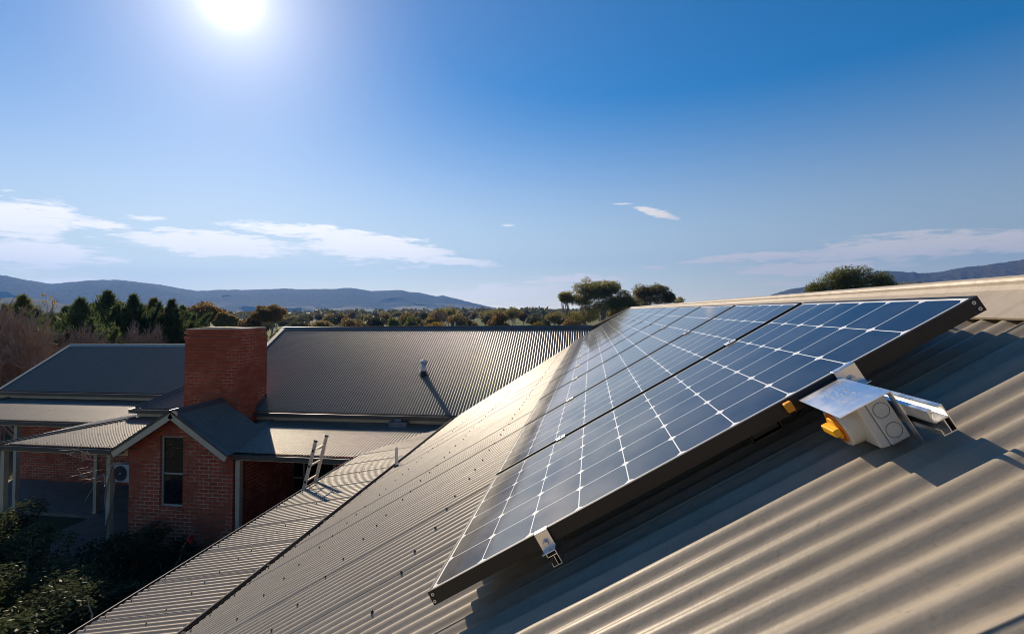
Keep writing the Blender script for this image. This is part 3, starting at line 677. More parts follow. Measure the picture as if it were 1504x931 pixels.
# posts
for (px_, py_) in ((VXW+.07, VY+.06), (-11.42, VY+.06), (-8.0, VY+.06), (VXW+.06, LVY+.07), (-17.35, LVY+.07), (NXE+.07, 3.0), (NXE+.07, 6.2)):
    mb = MB(); mb.box((px_-.055, py_-.055, GZ), (px_+.055, py_+.055, VZ-.185)); mb.box((px_-.065, py_-.065, GZ), (px_+.065, py_+.065, GZ+.16)); mb.build('post', M['post'], house, bevel=.004)
# left wing
LRY = LY+2.47; LRZ = EZ+2.47*TAN
mb = corrugated(MB(), (0, LY, EZ), WF, (1, 0, 0), NF, -20.75, -11.2, lambda x: (0, 2.47/COS-.02), 0.0745, 0, .0095, 8, 10, lapd=.006)
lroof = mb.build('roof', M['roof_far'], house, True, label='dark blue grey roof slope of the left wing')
mb = corrugated(MB(), (0, LRY+2.47, EZ), WB, (1, 0, 0), NB, -20.75, -11.2, lambda x: (0, 2.47/COS), .0745, 0, .0085, 4, 10)
mb.build('roof', M['roof'], house, True, label='hidden rear slope of the left wing')
ridge_cap((-20.78, LRY, LRZ), (9.5, 0, 0), WF, NF, WB, NB, .14, .02, 'ridge_capping', M['barge'], lroof, lift=.014)
mb = MB(); o = np.array([-20.80, LY, EZ]); gl = np.array([0, 2.47, 2.47*TAN]); mb.obox(o+NF*.014, gl, (.12, 0, 0), NF*.014); mb.obox(o+NF*.028+np.array([-.014, 0, 0]), gl, (.012, 0, 0), -NF*.2)
mb.build('barge_capping', M['barge'], lroof)
gutter((-20.8, LY+.035, EZ-.035), (8.1, 0, 0), (0, -1, 0), h=.088, w=.15)
mb = MB(); mb.box((-20.75, LY+.038, EZ-.24), (-12.6, LY+.06, EZ-.03)); mb.build('fascia', M['fascia'], house)
mb = MB(); mb.box((-20.5, 14.92, GZ), (-12.2, 15.04, EZ-.05)); mb.box((-20.5, 15.04, GZ), (-20.38, 19.2, EZ-.05)); mb.add([(-20.44, 15.0, EZ-.05), (-20.44, 2*LRY-15.0, EZ-.05), (-20.44, LRY, LRZ-.1)], [(0, 1, 2)])
mb.build('wall', M['brick'], house, label='brick wall of the left wing under its verandah')
# verandah floor, a low slab
for lo, hi in (((-20.5, LVY-.1, GZ-.05), (-14.3, 14.92, GZ+.10)), ((-14.297, VY-.05, GZ-.05), (-10.88, 14.9, GZ+.10)), ((-8.12, VY-.05, GZ-.05), (-3, FWY, GZ+.10))):
    mb = MB(); mb.box(lo, hi); mb.build('verandah_floor', M['slab'], house)

# ------------------------------------------------------------------ solar array
ORD = ['first', 'second', 'third', 'fourth', 'fifth', 'sixth', 'seventh', 'eighth', 'ninth', 'tenth', 'eleventh']
FT = .040
def make_panel():
    r = thing('solar_panel', 'x', 'solar panel', tuple(pp(0, 0, FT)), 'dark blue solar panels in one row on the beige roof')
    mb = MB(); lip = .0075
    # frame members: outer wall, top lip and bottom flange
    def member(o, al, inn):
        o = np.asarray(o, float)
        mb.obox(o, al, inn*.0022, -NN*FT); mb.obox(o+inn*.0022, al, inn*lip, -NN*.0016); mb.obox(o+inn*.0022-NN*(FT-.0018), al, inn*.026, -NN*.0018)
    member(pp(0, 0, 0), UU*PL, VV); member(pp(0, PW, 0), UU*PL, -VV)
    member(pp(0, .0022, 0), VV*(PW-.0044), UU); member(pp(PL, .0022, 0), VV*(PW-.0044), -UU)
    fr = mb.build('frame', M['frame'], r)
    for (u, sgn) in ((.012, 1), (PL-.016, -1)):
        for d in (.011, .030):
            s = MB(); s.tube(pp(u+.004*(d > .02)*sgn*-1, .001, d), pp(u+.004*(d > .02)*sgn*-1, -.0022, d), .0048, .0046, 12); s.tube(pp(u+.004*(d > .02)*sgn*-1, -.002, d), pp(u+.004*(d > .02)*sgn*-1, -.0026, d), .0022, .002, 6, mi=1)
            s.build('frame_screw', [M['steel'], M['black']], fr)
    mb = MB(); a, b = .009, .009
    vs = [pp(a, b, .0012), pp(PL-a, b, .0012), pp(PL-a, PW-b, .0012), pp(a, PW-b, .0012), pp(a, b, .007), pp(PL-a, b, .007), pp(PL-a, PW-b, .007), pp(a, PW-b, .007)]
    fs = [(0, 3, 2, 1), (4, 5, 6, 7), (0, 1, 5, 4), (1, 2, 6, 5), (2, 3, 7, 6), (3, 0, 4, 7)]
    mb.add(vs, [(0, 1, 2, 3)], 0); mb.add(vs, [fs[1][::-1]]+[f for f in fs[2:]], 1)
    g = mb.build('glass', [M['cells'], M['white']], r)
    me = g.data; uvl = me.uv_layers.new(name='UVMap'); uvw = {0: (a, b), 1: (PL-a, b), 2: (PL-a, PW-b), 3: (a, PW-b)}
    for li in me.polygons[0].loop_indices: uvl.data[li].uv = uvw[me.loops[li].vertex_index]
    return r
pan = make_panel(); panels = [pan]
for i in range(1, 11): panels.append(copy_tree(pan))
for i, p in enumerate(panels):
    p.location = Vector(pp(0, i*(PW+PGAP), FT))
    p['label'] = ('dark blue solar panel nearest the camera, with the isolator box beside it' if i == 0 else
                  'last solar panel at the far end of the row by the roof edge' if i == 10 else
                  f'dark blue solar panel, {ORD[i]} in the row counting from the isolator box')
ARR = 11*(PW+PGAP)-PGAP
# rails
def rail(u, v0, v1, label, dt=.0435):
    r = thing('mounting_rail', label, 'mounting rail', tuple(pp(u, v0, .09)), 'aluminium rails under the solar panels')
    mb = MB(); w, h, t = .030, .054, .0022; L = VV*(v1-v0)
    def bar(a0, a1, d0, d1): mb.obox(pp(u+a0, v0, dt+d0), UU*(a1-a0), L, -NN*(d1-d0))
    hw = w/2
    bar(hw-t, hw, .0, h); bar(-hw, -hw+t, 0, .026); bar(-hw, hw-t, .024, .024+t)          # walls, channel floor
    bar(-hw+t, -hw+.009, 0, t); bar(hw-.009, hw-t, 0, t)                                   # top lips
    bar(-hw+.002, hw-t, h-t, h); bar(hw-.013, hw-.011, .026, h-t); bar(-hw+.002, -hw+.002+t, h-.012, h-t)
    bar(-hw+t, -hw+.006, .006, .006+t)
    mb.build('extrusion', M['alu'], r)
    for k in range(6):
        v = .45+k*2.05
        f = MB(); f.obox(pp(u+hw+.001, v, dt+.008), UU*.004, VV*.045, -NN*(RD-AMP-dt-.008)); f.obox(pp(u+hw+.005, v, RD-AMP-.004), UU*.045, VV*.045, -NN*.004)
        f.tube(pp(u+hw+.03, v+.022, RD-AMP-.004), pp(u+hw+.03, v+.022, RD-AMP-.014), .008, .008, 6); f.build('roof_bracket', M['alu'], r)
    return r
UL, UH = .370, 1.2585
rail(UL, -.004, ARR-.02, 'lower aluminium rail with its cut end showing under the front clamp')
rail(UH, -.305, ARR-.02, 'upper aluminium rail sticking out past the panels beside the isolator box')
def clamp(u, v, label):
    r = thing('mid_clamp', label, 'clamp', tuple(pp(u, v, .02)), 'silver clamps holding neighbouring panels')
    mb = MB(); mb.obox(pp(u-.024, v-.024, -.0032), UU*.048, VV*.048, -NN*-.0028); mb.obox(pp(u-.02, v-PGAP/2+.004, 0), UU*.04, VV*(PGAP-.008), -NN*.02)
    mb.build('clamp_body', M['alu'], r, bevel=.0008)
    s = MB(); s.tube(pp(u, v, -.0058), pp(u, v, -.0115), .0055, .0055, 6); s.build('bolt', M['steel'], r)
    return r
proto = clamp(UL, 0, 'x'); first = True
for i in range(10):
    for u, row in ((UL, 'lower'), (UH, 'upper')):
        c = proto if first else copy_tree(proto); first = False
        c.location = Vector(pp(u, (i+1)*(PW+PGAP)-PGAP/2, .02))
        c['label'] = f'silver clamp of the {row} row between the {ORD[i]} and {ORD[i+1]} panels from the isolator'
def end_clamp(u, label, w=.040):
    r = thing('end_clamp', label, 'clamp', tuple(pp(u, -.01, .04)), 'end clamps on the front edge of the first panel')
    mb = MB(); h = w/2; t = .0028
    mb.obox(pp(u-h, -.006, -.0004), UU*w, VV*.016, NN*t)                                # top lip over the frame
    mb.obox(pp(u-h, -.006-t, -.0024), UU*w, VV*t, -NN*.050)                             # face plate down the frame
    mb.obox(pp(u-h, -.034, .0455), UU*w, VV*.028, -NN*.003)                          # foot above rail
    mb.build('clamp_body', M['alu'], r, bevel=.001)
    s = MB(); s.tube(pp(u, -.0085, .030), pp(u, -.020, .030), .0075, .0075, 6); s.tube(pp(u, -.0085, .030), pp(u, -.0115, .030), .011, .011, 14); s.build('bolt', M['steel'], r)
end_clamp(UL+.004, 'silver end clamp with a bolt at the lower front edge of the nearest panel')
end_clamp(UH+.005, 'silver end clamp just above the isolator shade plate', .056)
# orange plug and dark bracket hanging under the first panel
r = thing('cable_plug', 'small orange plug hanging under the front edge beside the isolator', 'plug', tuple(pp(1.10, -.012, .03)))
mb = MB(); mb.obox(pp(1.090, -.020, .004), UU*.020, VV*.017, -NN*.026); mb.build('plug_body', M['orange'], r, bevel=.003)
mb = MB(); mb.path([pp(1.100, -.012, .030), pp(1.102, -.008, .045), pp(1.12, .02, .052), pp(1.2, .12, .06)], [.006, .004, .004, .004], 8); mb.build('cable', M['black'], r)
r = thing('cable_bracket', 'dark metal bracket hanging under the front edge of the nearest panel', 'bracket', tuple(pp(1.03, .05, .08)))
mb = MB(); mb.obox(pp(.985, .05, .048), UU*.004, VV*.03, -NN*.032); mb.obox(pp(1.071, .05, .048), UU*.004, VV*.03, -NN*.032); mb.obox(pp(.985, .05, .076), UU*.09, VV*.03, -NN*.004); mb.build('strap', M['black'], r)
mb = MB(); mb.obox(pp(.991, .06, .046), UU*.078, VV*.06, -NN*.028); mb.build('junction_box', M['black'], r, bevel=.002)

# isolator switch box on the rail end, with bent shade plate
iso = thing('isolator_switch', 'light grey isolator box with yellow rotary knob under a bent shiny shade plate', 'isolator switch', tuple(pp(1.2, -.11, .12)))
PD = .014; u0, u1, v0, v1 = 1.128, 1.2415, -.219, -.004
mb = MB(); t = .0018
mb.obox(pp(u0, v0, PD), UU*(u1-u0), VV*(v1-v0), -NN*t)
shade = mb.build('shade_plate', M['plate'], iso)
rngd = random.Random(4); mb = MB()
for row, (uu, n0, n1) in enumerate([(1.208, .06, .150), (1.190, .045, .165), (1.172, .055, .17)]):
    vv = -.004-n0
    while vv > -.004-n1:
        if rngd.random() < .86:
            for k in range(rngd.choice([2, 3, 3])):
                c = pp(uu+rngd.choice([-.005, -.0025, 0, .0025, .005]), vv+rngd.uniform(-.001, .001), PD)
                mb.tube(c-NN*.0005, c+NN*.0009, .0011, .0004, 6)
        vv -= .0048
mb.build('punched_lettering', M['white'], shade, True)  # dots coloured white to paint in their sun glints
mb = MB(); bw = .120                                       # slotted bracket turned down at the upper edge
def slotplate(uu, va, vb, d0, d1):
    mb.obox(pp(uu, va, d0), UU*t, VV*.020, -NN*(d1-d0)); mb.obox(pp(uu, vb-.016, d0), UU*t, VV*.016, -NN*(d1-d0))
    mb.obox(pp(uu, va+.020, d0), UU*t, VV*(vb-va-.036), -NN*.012)
    mb.obox(pp(uu, va+.020, d1-.012), UU*t, VV*(vb-va-.036), -NN*.012)
    mb.obox(pp(uu, va+.020, d0+.050), UU*t, VV*(vb-va-.036), -NN*.022)
    mid = (va+vb)/2; mb.obox(pp(uu, mid-.01, d0+.012), UU*t, VV*.02, -NN*(d1-d0-.024))
slotplate(u1, v0, v1, PD, .134); mb.build('slotted_bracket', M['plate'], iso)
mb = MB(); mb.tube(pp(u1-.006, -.165, .078), pp(u1+.016, -.165, .078), .0075, .0075, 6); mb.tube(pp(u1+.0015, -.165, .078), pp(u1+.004, -.165, .078), .013, .013, 16)
mb.tube(pp(u1+.0015, -.06, .078), pp(u1+.016, -.06, .078), .0075, .0075, 6); mb.build('bolt', M['steel'], iso)
# box body: base with knock-outs, tapered lid
bu0, bus, bu1 = 1.168, 1.192, 1.236; bv0, bv1, bd0, bd1 = -.200, -.036, .0195, .1215
mb = MB(); mb.obox(pp(bus+.0008, bv0, bd0), UU*(bu1-bus-.0008), VV*(bv1-bv0), -NN*(bd1-bd0)); body = mb.build('box_base', M['boxgrey'], iso, bevel=.004)
for cu, cd in ((1.215, .047), (1.212, .094)):
    cu = 1.2135
    k = MB(); n = 32
    for rr0, rr1, dv in ((.0155, .0168, -.0006),):
        vs = []; 
        for i in range(n):
            a = 2*math.pi*i/n
            for r_ in (rr0, rr1): vs.append(pp(cu+r_*math.cos(a), bv0+dv, cd+r_*math.sin(a)))
        k.add(vs, [(2*i, 2*i+1, (2*i+3) % (2*n), (2*i+2) % (2*n)) for i in range(n)])
    k.build('knockout_ring', M['ring'], body)
mb = MB(); ins = .010
A_ = [pp(bus, bv0, bd0), pp(bus, bv1, bd0), pp(bus, bv1, bd1), pp(bus, bv0, bd1)]; B_ = [pp(bu0+.004, bv0+.003, bd0+.003), pp(bu0+.004, bv1-.003, bd0+.003), pp(bu0+.004, bv1-.003, bd1-.003), pp(bu0+.004, bv0+.003, bd1-.003)]
mb.add(A_+B_, [(0, 1, 2, 3), (7, 6, 5, 4), (1, 0, 4, 5), (2, 1, 5, 6), (3, 2, 6, 7), (0, 3, 7, 4)]); mb.build('box_lid', M['boxgrey'], iso, bevel=.004)
kc = (-.118, .070); mb = MB()
mb.path([pp(bu0+.006, kc[0], kc[1]), pp(bu0-.022, kc[0], kc[1]), pp(bu0-.026, kc[0], kc[1])], [.050, .047, .044], 36); hsg = mb.build('knob_housing', M['boxgrey'], iso, False)
mb = MB(); mb.path([pp(bu0-.026, kc[0], kc[1]), pp(bu0-.029, kc[0], kc[1])], [.036, .035], 32, mi=0); mb.build('dial', M['red'], hsg)
mb = MB(); mb.path([pp(bu0-.029, kc[0], kc[1]), pp(bu0-.034, kc[0], kc[1])], [.027, .026], 28)
mb.obox(pp(bu0-.032, kc[0]-.031, kc[1]-.009), UU*-.016, VV*.062, -NN*.018); mb.build('knob', M['yellow'], iso, bevel=.003)

# ------------------------------------------------------------------ ladder and air conditioner
lad = thing('ladder', 'aluminium ladder leaning on the verandah gutter', 'ladder', (-5.85, 8.3, GZ))
top = np.array([-4.90, 0, -2.30]); low = np.array([-5.13-.255*((-3.13)-GZ)/.75*.78, 0, GZ]); ld = (top-low)/np.linalg.norm(top-low); lnrm = np.array([ld[2], 0, -ld[0]])
for y in (8.285, 8.66):
    mb = MB(); mb.obox(low+np.array([0, y-.012, 0])-lnrm*.03, top-low, (0, .028, 0), lnrm*.06); rl = mb.build('rail', M['ladder'], lad, bevel=.003)
    mb = MB(); mb.obox(top+np.array([0, y-.015, 0])-lnrm*.033+ld*.0, ld*.03, (0, .034, 0), lnrm*.066); mb.build('end_cap', M['black'], rl)
LL = np.linalg.norm(top-low)
for k in range(11):
    q = top-ld*(.16+k*.288)
    mb = MB(); mb.tube(q+np.array([0, 8.27, 0]), q+np.array([0, 8.68, 0]), .017, .017, 10); mb.tube(q+np.array([0, 8.262, 0]), q+np.array([0, 8.272, 0]), .022, .022, 8, mi=1); mb.build('rung', [M['ladder'], M['black']], lad)
ac = thing('air_conditioner', 'white outdoor air conditioner unit with round fan grille by the verandah wall', 'air conditioner', (-15.65, 14.7, -5.6))
ax0, ax1, az0, az1, ay = -16.05, -15.22, -5.60, -5.02, 14.58
mb = MB(); mb.box((ax0, ay, az0), (ax1, 14.90, az1)); mb.build('casing', M['acwhite'], ac, bevel=.015)
cxa, cza = (ax0+ax1)/2-.07, (az0+az1)/2
mb = MB(); mb.tube((cxa, ay-.002, cza), (cxa, ay-.006, cza), .255, .255, 40); mb.build('fan_opening', M['acgrille'], ac)
mb = MB()
for rr in (.06, .10, .14, .18, .22, .25): mb.path([(cxa+rr*math.cos(a), ay-.012, cza+rr*math.sin(a)) for a in np.linspace(0, 2*math.pi, 33)], [.004]*33, 4, False)
for a in np.linspace(0, math.pi, 9)[:-1]: mb.tube((cxa-.25*math.cos(a), ay-.012, cza-.25*math.sin(a)), (cxa+.25*math.cos(a), ay-.012, cza+.25*math.sin(a)), .003, .003, 4)
mb.build('fan_grille', M['ring'], ac); mb = MB(); mb.tube((cxa, ay-.01, cza), (cxa, ay-.024, cza), .035, .03, 16); mb.build('fan_hub', M['acwhite'], ac)
mb = MB(); mb.box((ax0+.1, ay+.02, az0-.06), (ax0+.14, 14.915, az0-.001)); mb.box((ax1-.14, ay+.02, az0-.06), (ax1-.1, 14.915, az0-.001)); mb.build('wall_bracket', M['steel'], ac)

# ------------------------------------------------------------------ trees and plants
def rdirs(g, n):
    d = g.standard_normal((n, 3)); return d/np.linalg.norm(d, axis=1, keepdims=True)
def leaf_faces(g, cen, rad_, n, size, shell=.45, droop=0.0, aspect=.5, sunward=0.0):
    """n leaf faces spread through ellipsoid clumps (cen k x 3, rad_ k x 3)"""
    cen = np.asarray(cen, float); rad_ = np.asarray(rad_, float)
    vol = rad_.prod(1)**(2/3); idx = g.choice(len(cen), n, p=vol/vol.sum())
    d = rdirs(g, n); r = (shell+(1-shell)*g.random(n))**.7
    c = cen[idx]+d*rad_[idx]*r[:, None]
    nl_ = rdirs(g, n)+SUN*sunward; a = rdirs(g, n); a[:, 2] -= droop; a -= nl_*((a*nl_).sum(1)/(nl_*nl_).sum(1))[:, None]; a /= np.linalg.norm(a, axis=1, keepdims=True)+1e-9
    b = np.cross(a, nl_); b /= np.linalg.norm(b, axis=1, keepdims=True)+1e-9
    s = size*(.6+.8*g.random(n))[:, None]
    return c, a*s, b*s*aspect
def branch(mbx, p0, p1, r0, r1, g, n=6, wob=.06, seg=5):
    p0 = np.asarray(p0, float); p1 = np.asarray(p1, float); L = np.linalg.norm(p1-p0); pts = []
    for i in range(seg+1):
        t = i/seg; q = p0+(p1-p0)*t
        if 0 < i < seg: q = q+g.standard_normal(3)*L*wob*(1-abs(2*t-1)*.3)
        pts.append(q)
    mbx.path(pts, list(np.linspace(r0, r1, seg+1)), n, True); return pts
def gum(name, label, cat, loc, H, W, base, ncl, nleaf, leaf, lm, seed, group=None, cl=(.16, .24), flat=.8, trunks=1, top=None, lobes=None):
    """broad tree: forking trunk, limbs and separate leaf clumps. base: height where the crown starts"""
    g = np.random.default_rng(seed); r = thing(name, label, cat, loc, group)
    cen = []; rd = []
    lob = lobes or [(0, 0, (H+base)/2, W*.5, W*.5, (H-base)/2)]
    for i in range(ncl):
        L = lob[i % len(lob)]; d = rdirs(g, 1)[0]; q = (.25+.75*g.random()**.6)
        if d[2] < -.2: d[2] *= .6
        s = W*g.uniform(*cl)
        cen.append((L[0]+d[0]*max(L[3]-s, s*.3)*q, L[1]+d[1]*max(L[4]-s, s*.3)*q, L[2]+d[2]*max(L[5]-s*flat, s*.3)*q)); rd.append((s, s, s*flat))
    c, a, b = leaf_faces(g, cen, rd, nleaf, leaf, .35, .25, .5, .9)
    quads_obj('crown', c, a, b, lm, r)
    mb = MB(); forks = []
    for t in range(trunks):
        bx = (t-(trunks-1)/2)*W*.14; f = np.array([bx*1.6+g.normal(0, W*.02), g.normal(0, W*.03), base+(H-base)*.25])
        branch(mb, (bx, 0, 0), f, H*.022, H*.014, g, 8, .03); forks.append(f)
    for k in range(len(cen)):
        f = forks[int(np.argmin([abs(q[0]-cen[k][0]) for q in forks]))]
        if k % 2 == 0: branch(mb, f-np.array([0, 0, (H-base)*.25*g.random()]), cen[k], H*.008, H*.0025, g, 5, .06, 4)
    mb.build('trunk', M['trunk'], None).parent = r
    return r
def conifer(name, label, loc, H, W, seed, lm, group, n=9000, leaf=.11, tips=3):
    g = np.random.default_rng(seed); r = thing(name, label, 'tree', loc, group)
    # several upswept leaders, feathery sprays pointing out and up
    lead = [(0, 0, H, W*.30)]+[(g.normal(0, W*.24), g.normal(0, W*.18), H*g.uniform(.60, .93), W*g.uniform(.11, .19)) for _ in range(tips+5)]
    cs = []; as_ = []; bs = []
    for k, (lx, ly, lh, lw) in enumerate(lead):
        m_ = int(n*(.26 if k == 0 else .74/len(lead[1:])))
        t = g.random(m_)**.75; z = lh*(.04+.96*t); prof = np.clip((1-t)*1.3, 0, 1)**.95*lw+.02
        an = g.random(m_)*2*np.pi; lob = 1+.38*np.sin(an*3+z*2.9+k*1.7)+.34*np.sin(an*5-z*5.3+k)
        rr = prof*(.45+.55*g.random(m_)**.5)*lob
        c = np.stack([lx*(z/lh)+np.cos(an)*rr, ly*(z/lh)+np.sin(an)*rr, z+rr*.25], 1)
        a = np.stack([np.cos(an)*.55, np.sin(an)*.55, .9+0*an], 1)+g.standard_normal((m_, 3))*.35; a /= np.linalg.norm(a, axis=1, keepdims=True)
        b = np.cross(a, rdirs(g, m_)); b /= np.linalg.norm(b, axis=1, keepdims=True)+1e-9; s = leaf*(.6+1.0*g.random(m_))[:, None]
        cs.append(c); as_.append(a*s*2.1); bs.append(b*s*.36)
    quads_obj('crown', np.concatenate(cs), np.concatenate(as_), np.concatenate(bs), lm, r)
    mb = MB(); mb.path([(0, 0, 0), (0, 0, H*.9)], [H*.022, .01], 7)
    for lx, ly, lh, lw in lead[1:]: mb.path([(0, 0, H*.15), (lx*.6, ly*.6, lh*.5), (lx, ly, lh*.92)], [H*.01, H*.006, .008], 5)
    mb.build('trunk', M['trunk'], None).parent = r
    return r
def bare(name, label, loc, H, W, seed, tm, group=None, depth=5, stems=3, nb=3, spread=.55, fine=.0035, cat='tree'):
    """leafless tree: recursive twigs as thin tubes"""
    g = np.random.default_rng(seed); r = thing(name, label, cat, loc, group); mt = MB(); mc = MB()
    def grow(p, d, L, rad0, lev):
        q = p; pts = [p]; dd = d
        for _ in range(3):
            dd = dd+g.standard_normal(3)*.13+np.array([0, 0, .05]); dd /= np.linalg.norm(dd); q = q+dd*L/3; pts.append(q)
        (mt if lev >= depth-1 else mc).path(pts, list(np.linspace(rad0, max(rad0*.6, fine), 4)), 3 if lev < depth-1 else 5, False)
        if lev == 0: return
        for k in range(nb+(1 if lev <= 2 else 0)):
            e = dd+rdirs(g, 1)[0]*spread*g.uniform(.7, 1.4); e[2] += .12; e /= np.linalg.norm(e)
            grow(pts[1+k % 3] if k else q, e, L*g.uniform(.58, .8), max(rad0*.55, fine), lev-1)
    for s in range(stems):
        d = np.array([g.normal(0, .35*W/H), g.normal(0, .35*W/H), 1.0]); d /= np.linalg.norm(d)
        grow(np.array([g.normal(0, W*.05), g.normal(0, W*.05), 0]), d, H*.36, H*.012, depth)
    mt.build('trunk', tm, None).parent = r; mc.build('twigs', tm, None).parent = r
    return r
def place(px, dist, py=None):                 # standing on the ground at a picture column
    p = at(px, 458 if py is None else py, dist); return (p[0], p[1], GZ)
def height(px, py, dist): return at(px, py, dist)[2]-GZ

# big gum behind the end of the panels, its two neighbours
d0 = 112.0
def wid(px_, dist): return px_/FPX*dist
H = height(872, 406, d0); W_ = wid(112, d0)
def P_(px, py, rx, ry, dist, px0):       # a crown lobe from its picture ellipse
    q = at(px, py, dist); k = dist/FPX; return ((px-px0)*k, 0, q[2]-GZ, rx*k, rx*k*.9, ry*k)
gum('gum_tree', 'big olive gum tree standing behind the far end of the panel row', 'tree', place(872, d0), H, W_, 2.0, 170, 27000, .21, M['gum'], 11, None, (.06, .105), .8, 4,
    lobes=[P_(868, 423, 33, 21, d0, 872), P_(884, 424, 30, 19, d0, 872), P_(895, 424, 26, 17, d0, 872), P_(850, 440, 26, 18, d0, 872), P_(832, 437, 15, 12, d0, 872), P_(880, 446, 40, 20, d0, 872), P_(916, 440, 22, 20, d0, 872), P_(884, 432, 26, 14, d0, 872), P_(902, 446, 22, 14, d0, 872), P_(930, 452, 18, 18, d0, 872), P_(862, 464, 40, 16, d0, 872), P_(905, 462, 30, 16, d0, 872)])
d1 = 122.0; H = height(955, 414, d1); W_ = wid(84, d1)
gum('gum_tree', 'shorter gum tree just right of the big gum, trunks showing through', 'tree', place(952, d1), H, W_, 3.5, 84, 12500, .21, M['gum'], 12, None, (.075, .13), .8, 3,
    lobes=[P_(944, 428, 22, 14, d1, 952), P_(966, 428, 22, 13, d1, 952), P_(952, 440, 34, 14, d1, 952), P_(980, 438, 12, 12, d1, 952), P_(934, 450, 22, 12, d1, 952)])
d2 = 135.0; gum('gum_tree', 'small gum tree peeping over the ridge right of the gum pair', 'tree', place(994, d2), height(994, 433, d2), wid(34, d2), 2.5, 10, 2600, .28, M['gum'], 13, None, (.2, .3), .7)
d3 = 84.0; H = height(1254, 387, d3); W_ = wid(116, d3)
gum('dome_tree', 'dense rounded green tree behind the ridge capping on the right', 'tree', place(1256, d3), H, W_, 2.0, 64, 19000, .14, M['dome'], 21, None, (.085, .13), .75, 2,
    lobes=[P_(1254, 403, 27, 16, d3, 1256), P_(1238, 413, 24, 15, d3, 1256), P_(1280, 413, 24, 14, d3, 1256), P_(1216, 427, 17, 11, d3, 1256), P_(1252, 425, 28, 12, d3, 1256), P_(1298, 426, 16, 9, d3, 1256), P_(1256, 448, 46, 18, d3, 1256)])
d4 = 170.0
for px_, py_, w_, sd, lab in ((1384, 408, 40, 22, 'small rounded tree beyond the ridge left of the wide olive tree'), (1428, 405, 62, 23, 'wide low olive tree beyond the ridge at the far right')):
    gum('dome_tree', lab, 'tree', place(px_, d4), height(px_, py_, d4), wid(w_, d4), 6.0, 18, 5500, .28, M['dome'], sd, None, (.15, .24), .6)
# conifers beyond the left wing
CON = [(118, 441, 58, 40, 'conifer'), (158, 430, 62, 46, 'conifer'), (196, 436, 44, 44, 'conifer'), (226, 441, 48, 47, 'conifer2'), (252, 443, 40, 43, 'conifer'), (34, 436, 44, 48, 'conifer2'), (176, 447, 40, 52, 'conifer2'), (268, 452, 30, 52, 'conifer'), (138, 449, 50, 50, 'conifer'), (212, 452, 46, 51, 'conifer'), (240, 455, 42, 51, 'conifer2'), (98, 453, 44, 50, 'conifer'), (12, 452, 40, 52, 'conifer2')]
LABC = ['dark feathery conifer, leftmost of the full dark ones behind the left wing', 'tallest dark conifer in the row behind the left wing', 'dark conifer rising above the small bare tree', 'olive tinged conifer between two dark ones left of the chimney', 'slim dark conifer nearest the chimney',
        'olive green conifer behind the brown bare thicket at the far left', 'low olive conifer filling the gap right of the tallest one', 'small dark conifer half hidden by the chimney top']+['lower conifer filling the row between the taller conifers']*5
for i, (px_, py_, w_, ds, mk) in enumerate(CON):
    conifer('conifer_tree', LABC[i], place(px_, ds), height(px_, py_, ds), wid(w_, ds)*2.5, 40+i, M[mk], 'conifers behind the left wing', 12000, .12 if ds < 50 else .13, 7)
# mixed green tree with orange leaves on its top
ds = 44.0; H = height(74, 446, ds)
mt_ = gum('leafy_tree', 'yellow green leafy tree with a few orange leaves on top', 'tree', place(74, ds), H, wid(52, ds), 1.0, 24, 9000, .10, M['conifer2'], 51, None, (.16, .26), .9)
g = np.random.default_rng(52); pts = [(63, 433), (67, 434), (77, 437), (80, 446), (66, 444), (74, 441), (79, 443), (50, 453), (89, 468), (70, 459), (82, 441)]
c = np.array([at(x, y, ds-1.0) for x, y in pts for _ in range(3)])+g.standard_normal((33, 3))*.06-np.array(mt_.location)
a = rdirs(g, 33)*.09; b = np.cross(a, rdirs(g, 33)); quads_obj('autumn_leaves', c, a, b*.8, M['autumn'], mt_)
mb = MB(); top0 = np.array(at(74, 452, ds-1.0))-np.array(mt_.location)
for q in c[::3]: branch(mb, top0-np.array([0, 0, .6]), q, .02, .008, g, 4, .05, 4)
mb.build('twigs', M['twig'], None).parent = mt_
# bare thicket on the left
for i, (px_, py_, ds, w_, tm, dep, lab) in enumerate([
    (-60, 428, 34, 3.6, 'twigred', 6, 'brown leafless tree at the far left edge'), (2, 448, 33, 3.0, 'twigred', 6, 'reddish brown bare thicket tree beside the left roof gable'),
    (42, 470, 32, 2.4, 'twigred', 6, 'brown bare bushy tree right of the reddish thicket'), (74, 474, 35, 2.2, 'twig', 5, 'pale grey bare tree in front of the orange topped tree'),
    (100, 492, 36, 1.8, 'twig', 5, 'thin grey bare tree just left of the left wing ridge'), (203, 474, 38, 2.0, 'twig', 5, 'small spreading bare tree before the dark conifers'),
    (-14, 430, 42, 3.6, 'twig', 5, 'taller thin bare tree behind the brown thicket'), (20, 462, 38, 2.6, 'twigred', 6, 'dense brown bare tree behind the thicket')]):
    bare('bare_tree', lab, place(px_, ds), height(px_, py_, ds)*.92, w_, 60+i, M[tm], 'leafless trees behind the left wing', 5, 6 if dep == 6 else 4, 3, .52 if dep == 6 else .45, .011 if tm == 'twigred' else .010)
